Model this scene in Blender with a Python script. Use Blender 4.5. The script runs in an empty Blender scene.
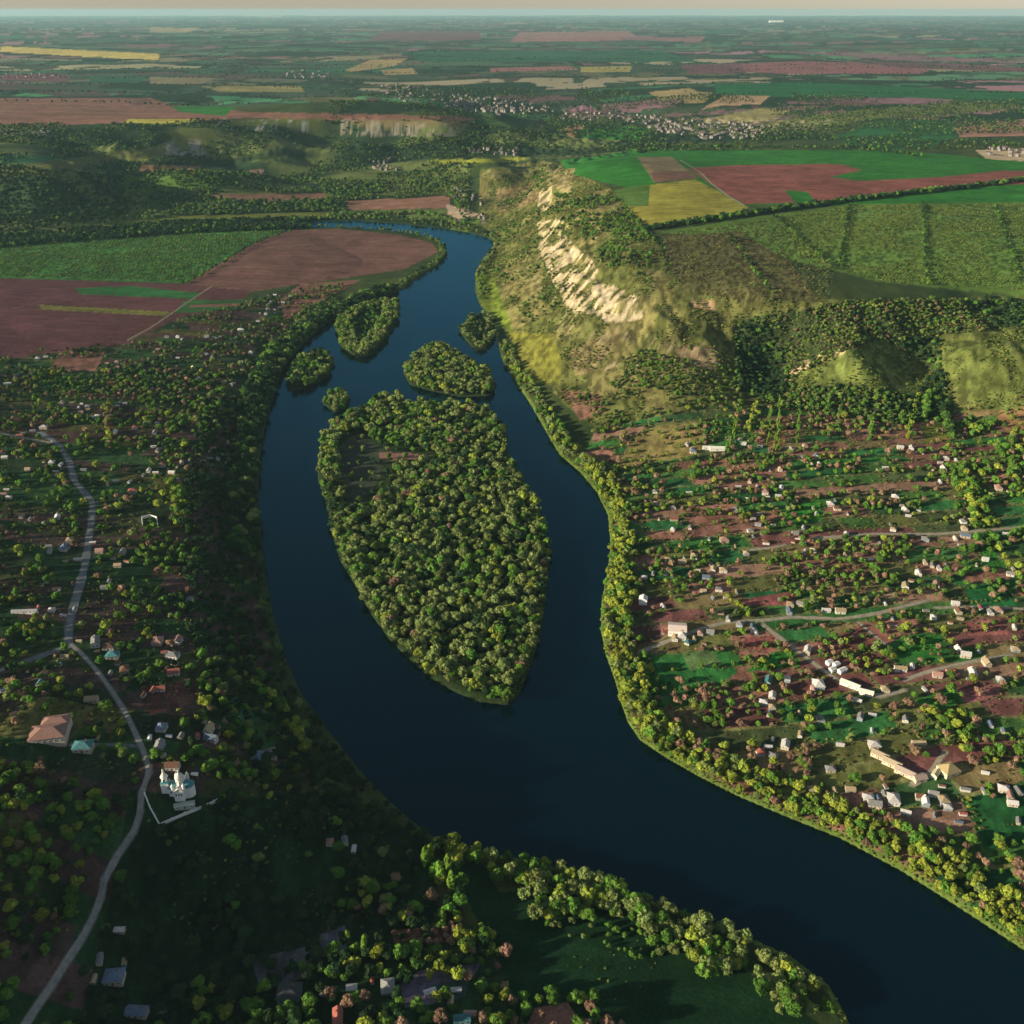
import bpy, math, random
import numpy as np
C = bpy.context.scene.collection
rng = np.random.default_rng(7)
random.seed(7)
R = math.radians

# ------------------------------------------------------------------ camera
F, CX, CY, CAMZ = 963.0, 512.0, 512.0, 400.0
PITCH = math.atan(502 / F)
cp, sp_ = math.cos(PITCH), math.sin(PITCH)
def project(x, y, z):
    dz = z - CAMZ
    dep = y * cp - dz * sp_
    up = y * sp_ + dz * cp
    dep = np.where(dep < 1e-3, 1e-3, dep)
    return CX + F * x / dep, CY - F * up / dep, dep
def unproj(px, py, z):
    px = np.asarray(px, float); py = np.asarray(py, float)
    dx = (px - CX) / F; dy = (CY - py) / F
    vy = cp + dy * sp_; vz = -sp_ + dy * cp
    t = (z - CAMZ) / vz
    return dx * t, vy * t

# ------------------------------------------------------------------ noise
def _h(ix, iy, s):
    n = (ix.astype(np.int64) * 374761393 + iy.astype(np.int64) * 668265263 + s * 974634777) & 0xffffffff
    n = ((n ^ (n >> 13)) * 1274126177) & 0xffffffff
    return ((n ^ (n >> 16)) & 0xffff) / 65535.0
def vnoise(x, y, s=0):
    ix = np.floor(x); iy = np.floor(y); fx = x - ix; fy = y - iy
    fx = fx * fx * (3 - 2 * fx); fy = fy * fy * (3 - 2 * fy)
    a = _h(ix, iy, s); b = _h(ix + 1, iy, s); c = _h(ix, iy + 1, s); d = _h(ix + 1, iy + 1, s)
    return (a + (b - a) * fx) * (1 - fy) + (c + (d - c) * fx) * fy
def fbm(x, y, s=0, o=4):
    r = 0; a = .5; t = 0
    for k in range(o):
        r = r + a * vnoise(x, y, s + k * 17); t += a
        x = x * 2.03 + 5.1; y = y * 2.03 + 1.7; a *= .5
    return r / t
def sstep(a, b, v):
    t = np.clip((v - a) / (b - a), 0, 1)
    return t * t * (3 - 2 * t)

# ------------------------------------------------------------------ water outlines (traced, then laid on the z = 0 plane)
RIVER = [(335,221),(360,221),(400,224),(440,228),(470,233),(488,238),(495,243),(490,250),(481,262),(475,274),(475,290),(479,304),(488,316),
 (495,328),(498,345),(503,362),(514,380),(531,405),(548,435),(560,455),(580,472),(597,492),(608,515),(611,545),(607,575),(602,600),(601,630),
 (606,655),(615,680),(621,702),(628,722),(640,740),(665,757),(700,777),(740,797),(790,818),(840,838),(900,870),(960,908),(1024,950),(1130,1020),
 (1300,1140),(1130,1290),(960,1190),(900,1110),(858,1050),(846,1016),(828,985),(790,956),(740,934),(690,914),(640,897),(600,884),(560,869),(510,857),(470,849),(432,836),
 (410,820),(390,802),(365,777),(345,752),(325,727),(300,692),(283,652),(272,612),(265,572),(260,530),(258,490),(260,455),(265,425),(272,400),
 (277,385),(286,364),(304,343),(318,330),(333,320),(352,310),(380,299),(404,289),(418,277),(436,268),(447,256),(446,246),(432,238),(410,233),(380,230),(345,228),(318,227.5),(300,226),(302,222)]
ISLES = {
 'big': [(318,458),(322,437),(335,422),(352,414),(366,408),(380,398),(398,398),(408,404),(430,404),(470,406),(492,413),(505,430),(508,455),(520,475),(535,500),(545,525),
   (550,552),(547,590),(541,630),(531,665),(518,695),(508,705),(480,702),(455,692),(430,678),(410,660),(390,640),(372,615),(355,585),(340,560),(331,530),(325,500),(318,480)],
 'mid': [(403,373),(412,360),(425,350),(440,345),(455,352),(470,362),(490,372),(497,386),(490,396),(460,397),(430,391),(410,385)],
 'ring': [(459,330),(470,317),(485,314),(494,321),(496,336),(488,349),(475,351),(466,341)],
 'upper': [(335,327),(345,314),(365,307),(385,303),(399,303),(398,320),(386,340),(372,355),(356,358),(341,347)],
 'west': [(286,382),(295,364),(310,354),(325,352),(334,364),(328,377),(310,387),(292,391)],
 'islet': [(323,404),(330,395),(345,391),(351,398),(348,408),(335,413)]}
def dens(poly, n=3):
    p = np.array(poly, float); q = np.roll(p, -1, 0); out = []
    for a, b in zip(p, q):
        for k in range(n): out.append(a + (b - a) * k / n)
    return np.array(out)
def world0(poly):
    p = dens(poly); x, y = unproj(p[:, 0], p[:, 1], 0.0)
    return np.stack([x, y], 1)
def inpoly(X, Y, P):
    P = np.asarray(P, float); x0, y0 = P.min(0); x1, y1 = P.max(0)
    res = np.zeros(X.shape, bool)
    m = (X >= x0) & (X <= x1) & (Y >= y0) & (Y <= y1)
    if not m.any(): return res
    x = X[m]; y = Y[m]; c = np.zeros(x.shape, bool); n = len(P)
    for i in range(n):
        ax, ay = P[i]; bx, by = P[(i + 1) % n]
        if ay == by: continue
        k = ((ay > y) != (by > y)) & (x < (bx - ax) * (y - ay) / (by - ay) + ax)
        c ^= k
    res[m] = c
    return res
def distpoly(X, Y, P, closed=True, lim=None):
    P = np.asarray(P, float); n = len(P) if closed else len(P) - 1
    d = np.full(X.shape, 1e12)
    for i in range(n):
        ax, ay = P[i]; bx, by = P[(i + 1) % len(P)]
        if lim is not None:
            m = (X > min(ax, bx) - lim) & (X < max(ax, bx) + lim) & (Y > min(ay, by) - lim) & (Y < max(ay, by) + lim)
            if not m.any(): continue
            x = X[m]; y = Y[m]
        else: x = X; y = Y
        ex, ey = bx - ax, by - ay; L = ex * ex + ey * ey + 1e-9
        t = np.clip(((x - ax) * ex + (y - ay) * ey) / L, 0, 1)
        dd = (x - ax - t * ex) ** 2 + (y - ay - t * ey) ** 2
        if lim is not None: d[m] = np.minimum(d[m], dd)
        else: d = np.minimum(d, dd)
    return np.sqrt(d)
WR = world0(RIVER); WI = {k: world0(v) for k, v in ISLES.items()}
def sdf_land(X, Y, lim=130.):
    """>0 on land: metres to the water edge (capped)"""
    d = np.minimum(distpoly(X, Y, WR, lim=lim), lim)
    w = inpoly(X, Y, WR)
    s = np.where(w, -d, d)
    for P in WI.values():
        wob = 0
        di = np.minimum(distpoly(X, Y, P, lim=lim), lim)
        ii = inpoly(X, Y, P)
        s = np.where(ii, np.maximum(s, di), np.maximum(s, -di))
    return s

# ------------------------------------------------------------------ relief
CP = [ # px, py, height above the river
 (-100,430,34),(0,430,28),(100,430,24),(200,430,19),(250,430,14),(50,390,22),(150,390,17),(230,385,12),(270,340,8),(0,550,36),(100,550,29),(200,550,22),(240,560,17),
 (-120,560,40),(-260,560,48),(0,680,44),(100,680,38),(200,680,31),(255,690,23),(300,740,8),(-120,700,50),(-260,720,60),(180,790,40),(230,800,32),(290,800,19),(350,810,9),
 (395,830,5),(60,800,48),(110,835,38),(140,880,24),(150,930,16),(60,900,34),(0,800,58),(0,900,50),(0,1000,36),(-150,850,64),(-150,1000,54),(-150,1180,44),(100,990,16),(200,900,13),
 (200,1000,9),(300,960,7),(300,1020,12),(400,960,9),(400,1020,14),(450,900,6),(500,960,3),(560,1020,9),(650,960,2.5),(750,1000,2.5),(430,860,5),(350,870,7),(300,1150,20),(600,1150,10),(900,1150,3),
 (-100,330,26),(0,330,18),(100,320,14),(200,310,11),(0,280,14),(150,285,10),(250,280,8),(350,260,5),(0,258,7),(200,240,5),(300,235,4),(-200,270,14),(-250,340,40),(-250,430,52),
 (620,650,3),(700,650,6),(800,650,9),(900,650,12),(1000,650,15),(1150,650,20),(700,500,10),(900,500,17),(700,430,15),(800,430,19),(900,430,21),(1000,430,24),
 (1000,800,10),(900,850,6),(1000,900,4),(800,760,4),(1120,950,6),(1250,900,8),(600,430,6),(1150,480,26),(1150,800,14),(1300,700,22),
 (520,340,5),(488,285,3),(500,300,6),(560,380,12),(505,250,9),(500,225,10),
 (545,330,22),(535,300,26),(530,260,26),(520,225,24),(520,195,32),(600,380,20),(640,385,25),(700,400,22),
 (560,172,88),(575,200,84),(566,222,68),(602,262,74),(645,298,72),(690,325,60),(720,350,46),
 (541,240,40),(558,285,40),(590,328,42),(640,355,36),(690,385,30),(620,320,52),
 (650,225,90),(750,210,94),(900,200,97),(1024,190,100),(1150,200,103),(800,270,84),(900,285,82),(1000,285,82),(1120,290,85),(700,270,84),(660,258,86),(620,235,86),
 (700,165,94),(850,150,96),(1000,152,98),(1150,150,102),(600,160,90),(600,200,88),
 (700,300,74),(760,305,76),(830,310,76),(850,345,62),(870,370,47),(850,408,22),(800,398,22),(790,380,30),(765,375,22),(750,340,44),(770,350,38),(735,380,28),(905,345,50),(928,372,30),(938,405,20),
 (990,340,64),(960,355,56),(1000,395,34),(1060,345,66),(1000,310,64),(940,300,76),(1150,350,66),(1150,400,36),
 (480,190,25),(455,172,34),(430,165,42),(400,205,8),(420,185,22),(460,210,12),(350,200,8),(330,185,16),
 (0,215,26),(60,185,66),(0,168,86),(110,205,22),(130,185,40),(200,190,30),(200,172,46),(260,180,34),(330,165,32),(200,136,92),(200,153,56),(300,120,112),(300,138,70),(380,120,112),(380,138,70),
 (440,124,104),(100,132,104),(0,130,108),(0,112,114),(200,112,114),(400,106,114),(330,152,46),(250,152,56),(130,150,70),(60,155,84),(-150,200,60),(-150,150,104),(-150,230,20),
 (480,108,74),(550,115,60),(500,145,58),(560,145,58),(620,132,58),(700,130,62),(640,108,76),(750,122,68),(850,130,74),(700,98,100),(850,100,102),(1000,108,94),(1000,132,94),(900,142,88),(1150,120,96),
 (450,90,84),(400,84,96),(540,92,84)]
for _x in (-300,-100,100,300,500,700,900,1100,1300):
    CP += [(_x,80,112),(_x,62,120),(_x,42,128),(_x,28,132)]
def _tc(x, y):
    r = np.hypot(x, y); return np.stack([np.arctan2(x, y), np.log(r)], -1)
_cp = np.array(CP, float); _x, _y = unproj(_cp[:, 0], _cp[:, 1], _cp[:, 2])
_xy = np.stack([_x, _y], 1); _z = _cp[:, 2]
_ex = [(-900,150,90),(-600,-200,60),(0,-300,60),(600,-200,30),(0,60,30),(-200,120,60),(900,100,15),(250,120,14),(1500,400,30),(-1500,500,120),(-1600,1400,80),(-1300,900,90),
       (0,20000,135),(-20000,20000,140),(20000,20000,140),(0,60000,130),(-40000,40000,130),(40000,40000,130),(-8000,3000,120),(8000,3000,120),(-3000,2000,110),(3000,1500,100)]
_xy = np.concatenate([_xy, np.array([(a, b) for a, b, c in _ex], float)]); _z = np.concatenate([_z, np.array([c for a, b, c in _ex], float)])
_q = _tc(_xy[:, 0], _xy[:, 1])
def _phi(d2): return .5 * d2 * np.log(d2 + 1e-12)
_n = len(_q)
_A = np.zeros((_n + 3, _n + 3)); _A[:_n, :_n] = _phi(((_q[:, None] - _q[None]) ** 2).sum(-1)) + np.eye(_n) * 2e-5
_A[:_n, _n] = 1; _A[:_n, _n + 1:] = _q; _A[_n, :_n] = 1; _A[_n + 1:, :_n] = _q.T
_w = np.linalg.solve(_A, np.concatenate([_z, [0, 0, 0]]))
def base_h(x, y):
    sh = x.shape; x = x.ravel(); y = y.ravel(); out = np.empty(x.shape)
    q = _tc(x, y).astype(np.float32); qc = _q.astype(np.float32); w = _w.astype(np.float64)
    for i in range(0, len(x), 40000):
        a = q[i:i + 40000]
        d2 = (a[:, None, 0] - qc[None, :, 0]) ** 2 + (a[:, None, 1] - qc[None, :, 1]) ** 2
        out[i:i + 40000] = (.5 * d2 * np.log(d2 + 1e-9)) @ w[:_n] + w[_n] + a[:, 0] * w[_n + 1] + a[:, 1] * w[_n + 2]
    return out.reshape(sh)
def H(x, y, s=None, full=True):
    x = np.asarray(x, float); y = np.asarray(y, float)
    r = np.hypot(x, y)
    b = base_h(x, y)
    b = np.minimum(b, 150)
    hill = sstep(26, 60, b) * (1 - sstep(5000, 9000, r))
    plateau = sstep(66, 80, b) * sstep(1150, 1300, r)
    # gullies cut into the slopes, soft swells elsewhere
    g = np.abs(fbm(x / 46, y / 95, 3, 3) - .5) * 2
    g2 = np.abs(fbm(x / 17, y / 30, 9, 2) - .5) * 2
    b = b + hill * (1 - plateau * .93) * ((g - .35) * 12 + (g2 - .35) * 5)
    b = b + (fbm(x / 140, y / 140, 5, 3) - .5) * 5 * sstep(6, 14, b)
    wr_ = sstep(1980, 2250, r) * (1 - sstep(3900, 4600, r)) * sstep(18, 34, b) * (1 - sstep(96, 108, b)) * (1 - sstep(-40, 60, x))
    b = b + wr_ * (fbm(x / 230 + 3.3, y / 170, 15, 2) - .5) * 85
    b = b + (fbm(x / 900, y / 900, 8, 3) - .5) * 60 * sstep(4200, 7000, r)
    b = np.maximum(b, 1.4 + fbm(x / 40, y / 40, 11, 2) * 1.2)
    if s is None: s = sdf_land(x, y)
    west = (x < -20 - (y - 600) * .05) & (y < 1500) & (y > 420)
    bw = np.where(west, 62., 24.)
    isl = np.zeros(x.shape, bool)
    for P in WI.values(): isl |= inpoly(x, y, P)
    b = np.where(isl, 1.6 + fbm(x / 25, y / 25, 12, 2), b)
    k = sstep(0, 1, np.clip((s + 1.0) / bw, 0, 1))
    top = np.where(s > 0, np.minimum(.5 + s * .25, 1.6), -.2 + s * .5)
    z = np.where(s > 0, top * (1 - k) + b * k, np.maximum(top, -3.0))
    return z
def ray(px, py):
    """world point where the line of sight through a pixel of the photograph meets the ground"""
    px = np.atleast_1d(np.asarray(px, float)); py = np.atleast_1d(np.asarray(py, float))
    n = len(px); zs = np.arange(150, -1.1, -3.0)
    P = np.array([unproj(px, py, z) for z in zs])        # k,2,n
    X = P[:, 0, :]; Y = P[:, 1, :]
    h = H(X.ravel(), Y.ravel()).reshape(X.shape)
    d = h - zs[:, None]
    hit = d >= 0
    k = np.where(hit.any(0), hit.argmax(0), len(zs) - 1); k = np.maximum(k, 1)
    i = np.arange(n); d0 = d[k - 1, i]; d1 = d[k, i]
    t = np.clip(np.where(np.abs(d1 - d0) > 1e-6, -d0 / (d1 - d0 + 1e-12), 1), 0, 1)
    z = zs[k - 1] + (zs[k] - zs[k - 1]) * t
    x, y = unproj(px, py, z)
    return x, y, H(x, y)
def ray1(px, py):
    x, y, z = ray([px], [py]); return float(x[0]), float(y[0]), float(z[0])

# ------------------------------------------------------------------ terrain grid: finer where it is near the valley, coarser far away
th = [0.0]
dense = R(.072)
half = [i * dense for i in range(0, int(R(41) / dense))]
t = half[-1]; stp = dense
while t < R(115):
    stp = min(stp * 1.12, R(2.5)); t += stp; half.append(t)
TH = np.array([-a for a in half[:0:-1]] + half)
rr = [25.]
while rr[-1] < 60000:
    r = rr[-1]
    st = (r * r + 320 ** 2) / 320 * .00104 * 1.25
    if r < 255: st = max(st, 6)
    if 1250 < r < 2200: st = min(st, 7.5)
    if 2200 <= r < 3700: st = min(st, 11)
    if 3700 <= r < 7000: st = min(st, 30)
    if 7000 <= r < 16000: st = min(st, r * r * 1.9e-6)
    rr.append(r + min(st, r * .03))
RR = np.array(rr)
print('grid', len(TH), len(RR))
TT, RG = np.meshgrid(TH, RR)
GX = (np.sin(TT) * RG); GY = (np.cos(TT) * RG)
S = sdf_land(GX, GY)
GZ = H(GX, GY, S)
PX, PY, DEP = project(GX, GY, GZ)
front = GY > 10
PX = np.where(front, PX, -9999); PY = np.where(front, PY, 9999)
AREA = RG * np.gradient(TH)[None, :] * np.gradient(RR)[:, None]
print('terrain done')

# ------------------------------------------------------------------ roads (pixel traces of their centre lines, half width in metres, colour)
ASPH = (.22, .235, .25); DIRT = (.40, .36, .27)
ROADS = [
 ('village_road', [(40,432),(58,444),(70,462),(74,480),(84,492),(93,503),(91,525),(88,545),(85,565),(80,585),(74,605),(69,625),(68,645)], 3.6, ASPH),
 ('village_road', [(68,642),(80,652),(95,668),(110,688),(124,710),(134,730),(143,750),(150,772),(141,792),(141,812),(134,832),(117,856),(104,880),(101,898),(92,920),(80,942),(66,962),(52,985),(36,1008),(22,1030)], 1.8, (.36,.35,.33)),
 ('side_road', [(70,646),(58,650),(40,656),(22,663),(0,670),(-30,680)], 3.0, ASPH),
 ('side_road', [(70,744),(90,745),(115,745),(138,746)], 1.6, ASPH),
 ('side_road', [(0,433),(18,437),(35,440),(52,443)], 2.5, DIRT),
 ('village_lane', [(640,652),(668,641),(700,629),(722,623),(745,621),(768,620),(790,617),(815,618),(840,619),(862,616),(880,613),(905,606),(930,600)], 2.4, DIRT),
 ('village_lane', [(762,624),(775,634),(790,645),(805,656),(820,668),(838,680),(856,690),(880,697),(905,690)], 2.2, DIRT),
 ('village_lane', [(815,538),(840,537),(870,534),(905,534),(940,534),(965,532),(990,530),(1024,527),(1060,525)], 2.4, DIRT),
 ('village_lane', [(750,550),(770,548),(785,545)], 1.8, DIRT),
 ('village_lane', [(905,680),(930,671),(955,665),(980,660),(1010,655)], 2.0, DIRT),
 ('village_lane', [(935,608),(960,607),(985,607),(1024,609)], 1.8, DIRT),
 ('village_lane', [(858,622),(870,632),(880,640),(889,647)], 1.3, DIRT),
 ('village_lane', [(912,785),(925,778),(934,770),(938,762),(945,752)], 2.2, DIRT),
 ('plateau_track', [(680,160),(700,172),(712,184),(728,196),(745,206)], 2.6, (.38,.36,.22)),
 ('plateau_track', [(600,245),(612,240),(630,234),(645,230)], 2.6, (.42,.38,.24)),
 ('field_track', [(128,340),(150,328),(165,318),(182,306),(200,294),(212,286)], 1.8, (.30,.26,.18)),
 ('quarry_track', [(448,206),(455,214),(468,214),(458,219),(462,226)], 5.0, (.52,.42,.30)),
]
road_world = []
for nm, pts, hw, col in ROADS:
    hw *= .72; col = tuple(c_ * .8 for c_ in col)
    p = dens(pts, 4)[:len(pts) * 4 - 3]
    x, y, z = ray(p[:, 0], p[:, 1])
    road_world.append((nm, np.stack([x, y], 1), hw, col))

# ------------------------------------------------------------------ ground cover colours, mostly albedo; some dark patches hold shade, far crops some haze
P_ = (.225,.112,.082); PM = (.155,.068,.075); PK = (.34,.175,.13); GR = (.03,.16,.024); DG = (.012,.07,.022); OL = (.13,.14,.03)
TN = (.34,.26,.12); YE = (.60,.47,.13); SC = (.075,.09,.028); TG = (.03,.11,.055); BR = (.14,.075,.045); CH = (.60,.48,.30)
PATCH = [
 ([(0,46),(60,49),(160,54),(158,60),(110,58),(0,52)], YE), ([(150,27),(200,28),(190,32),(150,32)], TN), ([(255,14),(285,15),(280,18),(255,17)], TN),
 ([(0,74),(70,75),(68,82),(0,80)], PM), ([(-300,98),(150,98),(170,104),(250,112),(460,116),(500,121),(420,122),(250,118),(200,121),(60,125),(-300,128)], P_),
 ([(170,106),(235,107),(225,116),(180,112)], GR), ([(128,119),(210,119),(180,124),(125,123)], (.40,.36,.07)), ([(200,86),(300,86),(305,92),(220,92)], (.28,.25,.10)),
 ([(90,76),(145,77),(140,83),(90,82)], TG), ([(150,77),(215,78),(200,84),(150,84)], (.22,.19,.11)),
 ([(380,32),(480,31),(480,40),(370,40)], PM), ([(520,32),(630,31),(640,40),(510,42)], (.30,.14,.13)), ([(620,36),(705,37),(700,42),(620,40)], (.26,.12,.12)),
 ([(400,52),(660,50),(700,62),(420,62)], TG), ([(345,70),(370,60),(408,58),(395,66),(350,72)], TN), ([(380,70),(412,68),(418,74),(385,75)], TN),
 ([(490,68),(570,66),(580,70),(490,72)], (.27,.13,.12)), ([(580,67),(632,66),(630,72),(580,72)], (.34,.30,.10)), ([(648,92),(690,88),(705,95),(660,101)], TN),
 ([(680,65),(740,63),(760,72),(690,74)], PM), ([(742,64),(800,61),(860,63),(930,70),(920,74),(800,74),(745,72)], (.25,.10,.11)),
 ([(860,60),(1024,67),(1024,72),(900,68)], PM), ([(760,50),(980,58),(1024,62),(900,61)], (.22,.12,.13)),
 ([(715,84),(800,82),(1024,92),(1200,98),(1200,110),(1024,104),(900,97),(760,97),(715,93)], (.018,.12,.04)),
 ([(684,92),(712,92),(705,102),(684,104)], TN), ([(700,110),(725,95),(770,96),(760,104),(720,106)], (.36,.24,.14)), ([(700,120),(760,108),(790,110),(775,120),(720,124)], (.27,.24,.10)),
 ([(730,130),(800,117),(860,110),(960,102),(1024,104),(1000,110),(880,118),(830,126),(760,132)], (.15,.17,.05)),
 ([(830,138),(870,123),(900,119),(950,120),(958,136),(930,148),(860,149)], (.025,.11,.035)), ([(955,128),(1024,119),(1200,112),(1200,134),(1024,136),(960,137)], PK),
 ([(975,150),(1040,148),(1040,163),(990,162)], (.50,.38,.24)), ([(562,128),(578,124),(588,132),(570,137)], (.42,.24,.12)), ([(575,130),(620,126),(650,128),(640,140),(580,138)], GR),
 ([(480,112),(540,118),(530,128),(470,122)], (.05,.10,.035)), ([(350,120),(440,119),(490,127),(360,127)], (.20,.16,.07)),
 ([(430,160),(530,157),(515,162),(440,164)], (.26,.28,.04)), ([(0,154),(60,156),(50,163),(0,164)], TG),
([(105,190),(130,178),(200,168),(235,172),(240,186),(150,192)], (.07,.13,.025)), ([(98,160),(140,150),(212,130),(216,138),(150,162)], (.15,.16,.045)), ([(90,226),(180,216),(330,212),(330,218),(180,221),(95,230)], (.13,.15,.03)),
 ([(195,195),(325,193),(328,199),(240,201)], (.24,.13,.09)), ([(140,165),(200,166),(200,172),(140,171)], (.20,.12,.06)), ([(235,186),(305,190),(300,194),(236,192)], (.09,.12,.03)), ([(250,170),(265,169),(262,174),(248,174)], (.26,.15,.12)),
 ([(230,120),(320,118),(320,123),(230,126)], (.10,.12,.03)), ([(0,168),(130,150),(140,156),(60,172),(0,172)], (.10,.11,.035)),
 # plateau fields
 ([(560,160),(600,156),(632,150),(900,150),(1000,160),(1200,170),(1200,205),(740,205),(640,190),(612,184),(570,174)], GR),
 ([(637,157),(672,157),(698,178),(655,183)], (.22,.17,.09)), ([(650,172),(690,171),(698,178),(655,183)], (.17,.09,.065)),
 ([(688,168),(740,165),(840,164),(862,170),(830,177),(860,181),(940,177),(1000,171),(1200,168),(1200,180),(960,186),(800,203),(745,204),(715,188)], (.235,.082,.066)),
 ([(785,190),(808,192),(815,202),(795,203)], GR), ([(612,190),(695,179),(748,207),(745,213),(642,230),(622,206)], (.27,.25,.045)), ([(612,190),(650,184),(648,206),(622,206)], (.08,.15,.03)),
 ([(660,232),(760,216),(850,204),(1024,202),(1200,205),(1200,300),(1024,296),(960,290),(880,282),(800,262),(740,240)], (.095,.165,.034)),
 ([(664,236),(740,232),(790,262),(820,300),(740,302),(690,292),(664,262)], (.10,.095,.036)),
 # east hillside
 ([(475,272),(490,268),(502,300),(515,335),(495,322),(480,302)], (.14,.19,.025)), ([(508,332),(552,334),(562,362),(560,384),(530,384)], (.19,.19,.035)),
 ([(560,390),(600,394),(606,412),(580,420)], (.22,.12,.08)), ([(640,430),(710,420),(700,455),(610,470)], (.24,.20,.07)),
 ([(675,346),(722,350),(716,372),(680,371)], (.24,.18,.10)), ([(570,352),(625,322),(618,342),(592,372),(575,375)], (.22,.18,.08)), ([(690,300),(715,300),(716,310),(692,310)], (.30,.20,.11)),
 ([(545,170),(575,168),(570,195),(548,185)], (.26,.22,.10)), ([(495,190),(530,180),(540,200),(500,214)], (.20,.15,.07)),
 ([(862,344),(885,340),(932,372),(915,395),(850,384),(780,392),(792,376)], (.13,.16,.04)), ([(940,335),(1000,328),(1040,338),(1060,400),(1000,412),(962,397),(936,366)], (.13,.155,.04)),
 ([(994,412),(1040,404),(1040,446),(1006,432)], (.32,.19,.09)), ([(768,420),(790,416),(780,452),(768,450)], (.34,.19,.08)), ([(920,425),(948,423),(945,440),(925,445)], (.20,.21,.04)),
 ([(820,418),(900,430),(900,436),(820,434)], (.34,.18,.13)),
 # west bank fields
 ([(-300,250),(0,244),(90,238),(180,228),(292,226),(255,240),(185,283),(0,278),(-300,290)], (.05,.15,.03)),
 ([(292,230),(340,229),(400,235),(432,243),(438,252),(405,269),(340,279),(300,284),(250,292),(185,284),(255,243)], (.175,.088,.072)),
 ([(-300,288),(0,278),(185,284),(250,291),(240,305),(180,318),(120,345),(75,350),(0,360),(-300,390)], (.11,.046,.05)),
 ([(75,288),(130,286),(200,293),(195,299),(80,294)], (.03,.13,.035)), ([(40,305),(100,308),(170,312),(165,316),(40,309)], (.16,.16,.04)), ([(185,300),(250,300),(235,310),(175,313)], (.04,.12,.035)),
 ([(190,305),(245,303),(240,306),(190,308)], P_), ([(60,352),(105,352),(96,371),(50,371)], P_), ([(30,372),(100,376),(90,390),(36,388)], (.03,.11,.03)), ([(106,380),(125,378),(120,388),(105,388)], (.42,.21,.10)),
 ([(300,284),(360,280),(340,292),(300,310),(285,322),(280,300)], (.20,.10,.075)), ([(112,440),(145,439),(145,446),(112,446)], (.16,.16,.04)), ([(165,416),(250,401),(257,400),(256,404),(172,421)], (.14,.16,.03)),
 ([(345,201),(450,196),(450,208),(350,210)], (.25,.13,.09)), ([(446,204),(462,208),(478,214),(462,222),(448,214)], (.48,.34,.24)), ([(462,218),(482,220),(470,232),(450,230)], (.10,.16,.03)),
 # foreground
 ([(500,893),(560,885),(620,900),(690,935),(760,980),(820,1024),(900,1150),(560,1150),(520,1010),(470,905),(455,865),(480,860)], (.010,.036,.014)),  # meadow green darkened to hold the shade lying on it
 ([(222,700),(262,694),(272,720),(235,726)], (.06,.15,.08)), ([(250,960),(312,945),(310,975),(262,992)], (.11,.105,.12)), ([(320,935),(345,925),(348,953),(322,957)], (.12,.115,.14)),  # grey of the two soil fields includes the shade on them
 ([(400,985),(420,970),(482,963),(472,978),(432,1004),(405,1008)], (.13,.11,.15)), ([(432,985),(470,978),(465,996),(440,1005)], (.05,.09,.09)), ([(535,1008),(568,1002),(600,1060),(510,1060)], (.27,.13,.10)),
 ([(392,930),(450,925),(470,940),(395,948)], (.22,.09,.07)), ([(140,685),(200,680),(202,700),(150,715)], (.12,.055,.045)),
 # east village plots seen clearly
 ([(636,664),(720,648),(738,672),(705,694),(640,698)], (.03,.14,.035)), ([(680,652),(712,650),(722,664),(690,670)], (.10,.17,.06)), ([(625,628),(660,624),(660,640),(630,646)], (.09,.05,.05)),
 ([(778,508),(825,500),(822,520),(792,528)], GR), ([(724,458),(790,462),(785,478),(728,476)], P_), ([(700,520),(778,510),(776,522),(700,538)], P_), ([(868,626),(904,616),(913,634),(890,642)], P_),
 ([(815,645),(868,622),(892,643),(850,652),(820,655)], (.21,.085,.07)), ([(745,638),(775,635),(770,652),(740,648)], (.27,.09,.08)), ([(772,652),(795,650),(800,666),(745,672)], GR),
 ([(962,800),(1060,770),(1060,835),(985,850)], (.02,.10,.03)), ([(900,545),(975,548),(965,560),(905,562)], (.05,.13,.035)), ([(962,575),(1005,568),(1012,580),(965,584)], P_), ([(965,586),(1015,582),(1018,606),(970,606)], (.02,.13,.04)),
 ([(975,540),(988,540),(1002,566),(990,568)], GR), ([(740,600),(800,590),(792,605),(745,606)], (.24,.08,.08)), ([(965,622),(1000,618),(1010,634),(968,636)], (.27,.10,.09)),
 ([(905,640),(940,632),(938,660),(900,655)], GR), ([(838,565),(868,565),(866,580),(835,580)], P_), ([(915,700),(955,685),(962,702),(930,715)], GR), ([(958,690),(1000,684),(1000,696),(965,704)], (.26,.10,.10)),
]
def clump(a, s=0): return fbm(GX / a, GY / a, 40 + s, 4)
def rotc(a): return GX * math.cos(a) + GY * math.sin(a), -GX * math.sin(a) + GY * math.cos(a)
def bricks(u, v, w, h, s):
    vv = v / h; row = np.floor(vv); off = _h(row, row * 0, s) * 3.3; wr = w * (.6 + .9 * _h(row, row * 0, s + 1))
    uu = u / wr + off; col = np.floor(uu)
    k = _h(col, row, s + 2)
    ed = np.minimum(np.minimum(vv - row, row + 1 - vv) * h, np.minimum(uu - col, col + 1 - uu) * wr)
    return k, ed, _h(col, row, s + 5)
COL = np.empty(GX.shape + (3,), np.float32)
n1, n2, n3 = clump(130), clump(28, 1), clump(7, 2)
base = np.array((.05, .075, .025)) + (n1[..., None] - .5) * np.array((.06, .05, .01)) + (n2[..., None] - .5) * np.array((.05, .05, .015))
COL[:] = base
def pal(k, cols):
    cols = np.array(cols); i = np.minimum((k * len(cols)).astype(int), len(cols) - 1); return cols[i]
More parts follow.
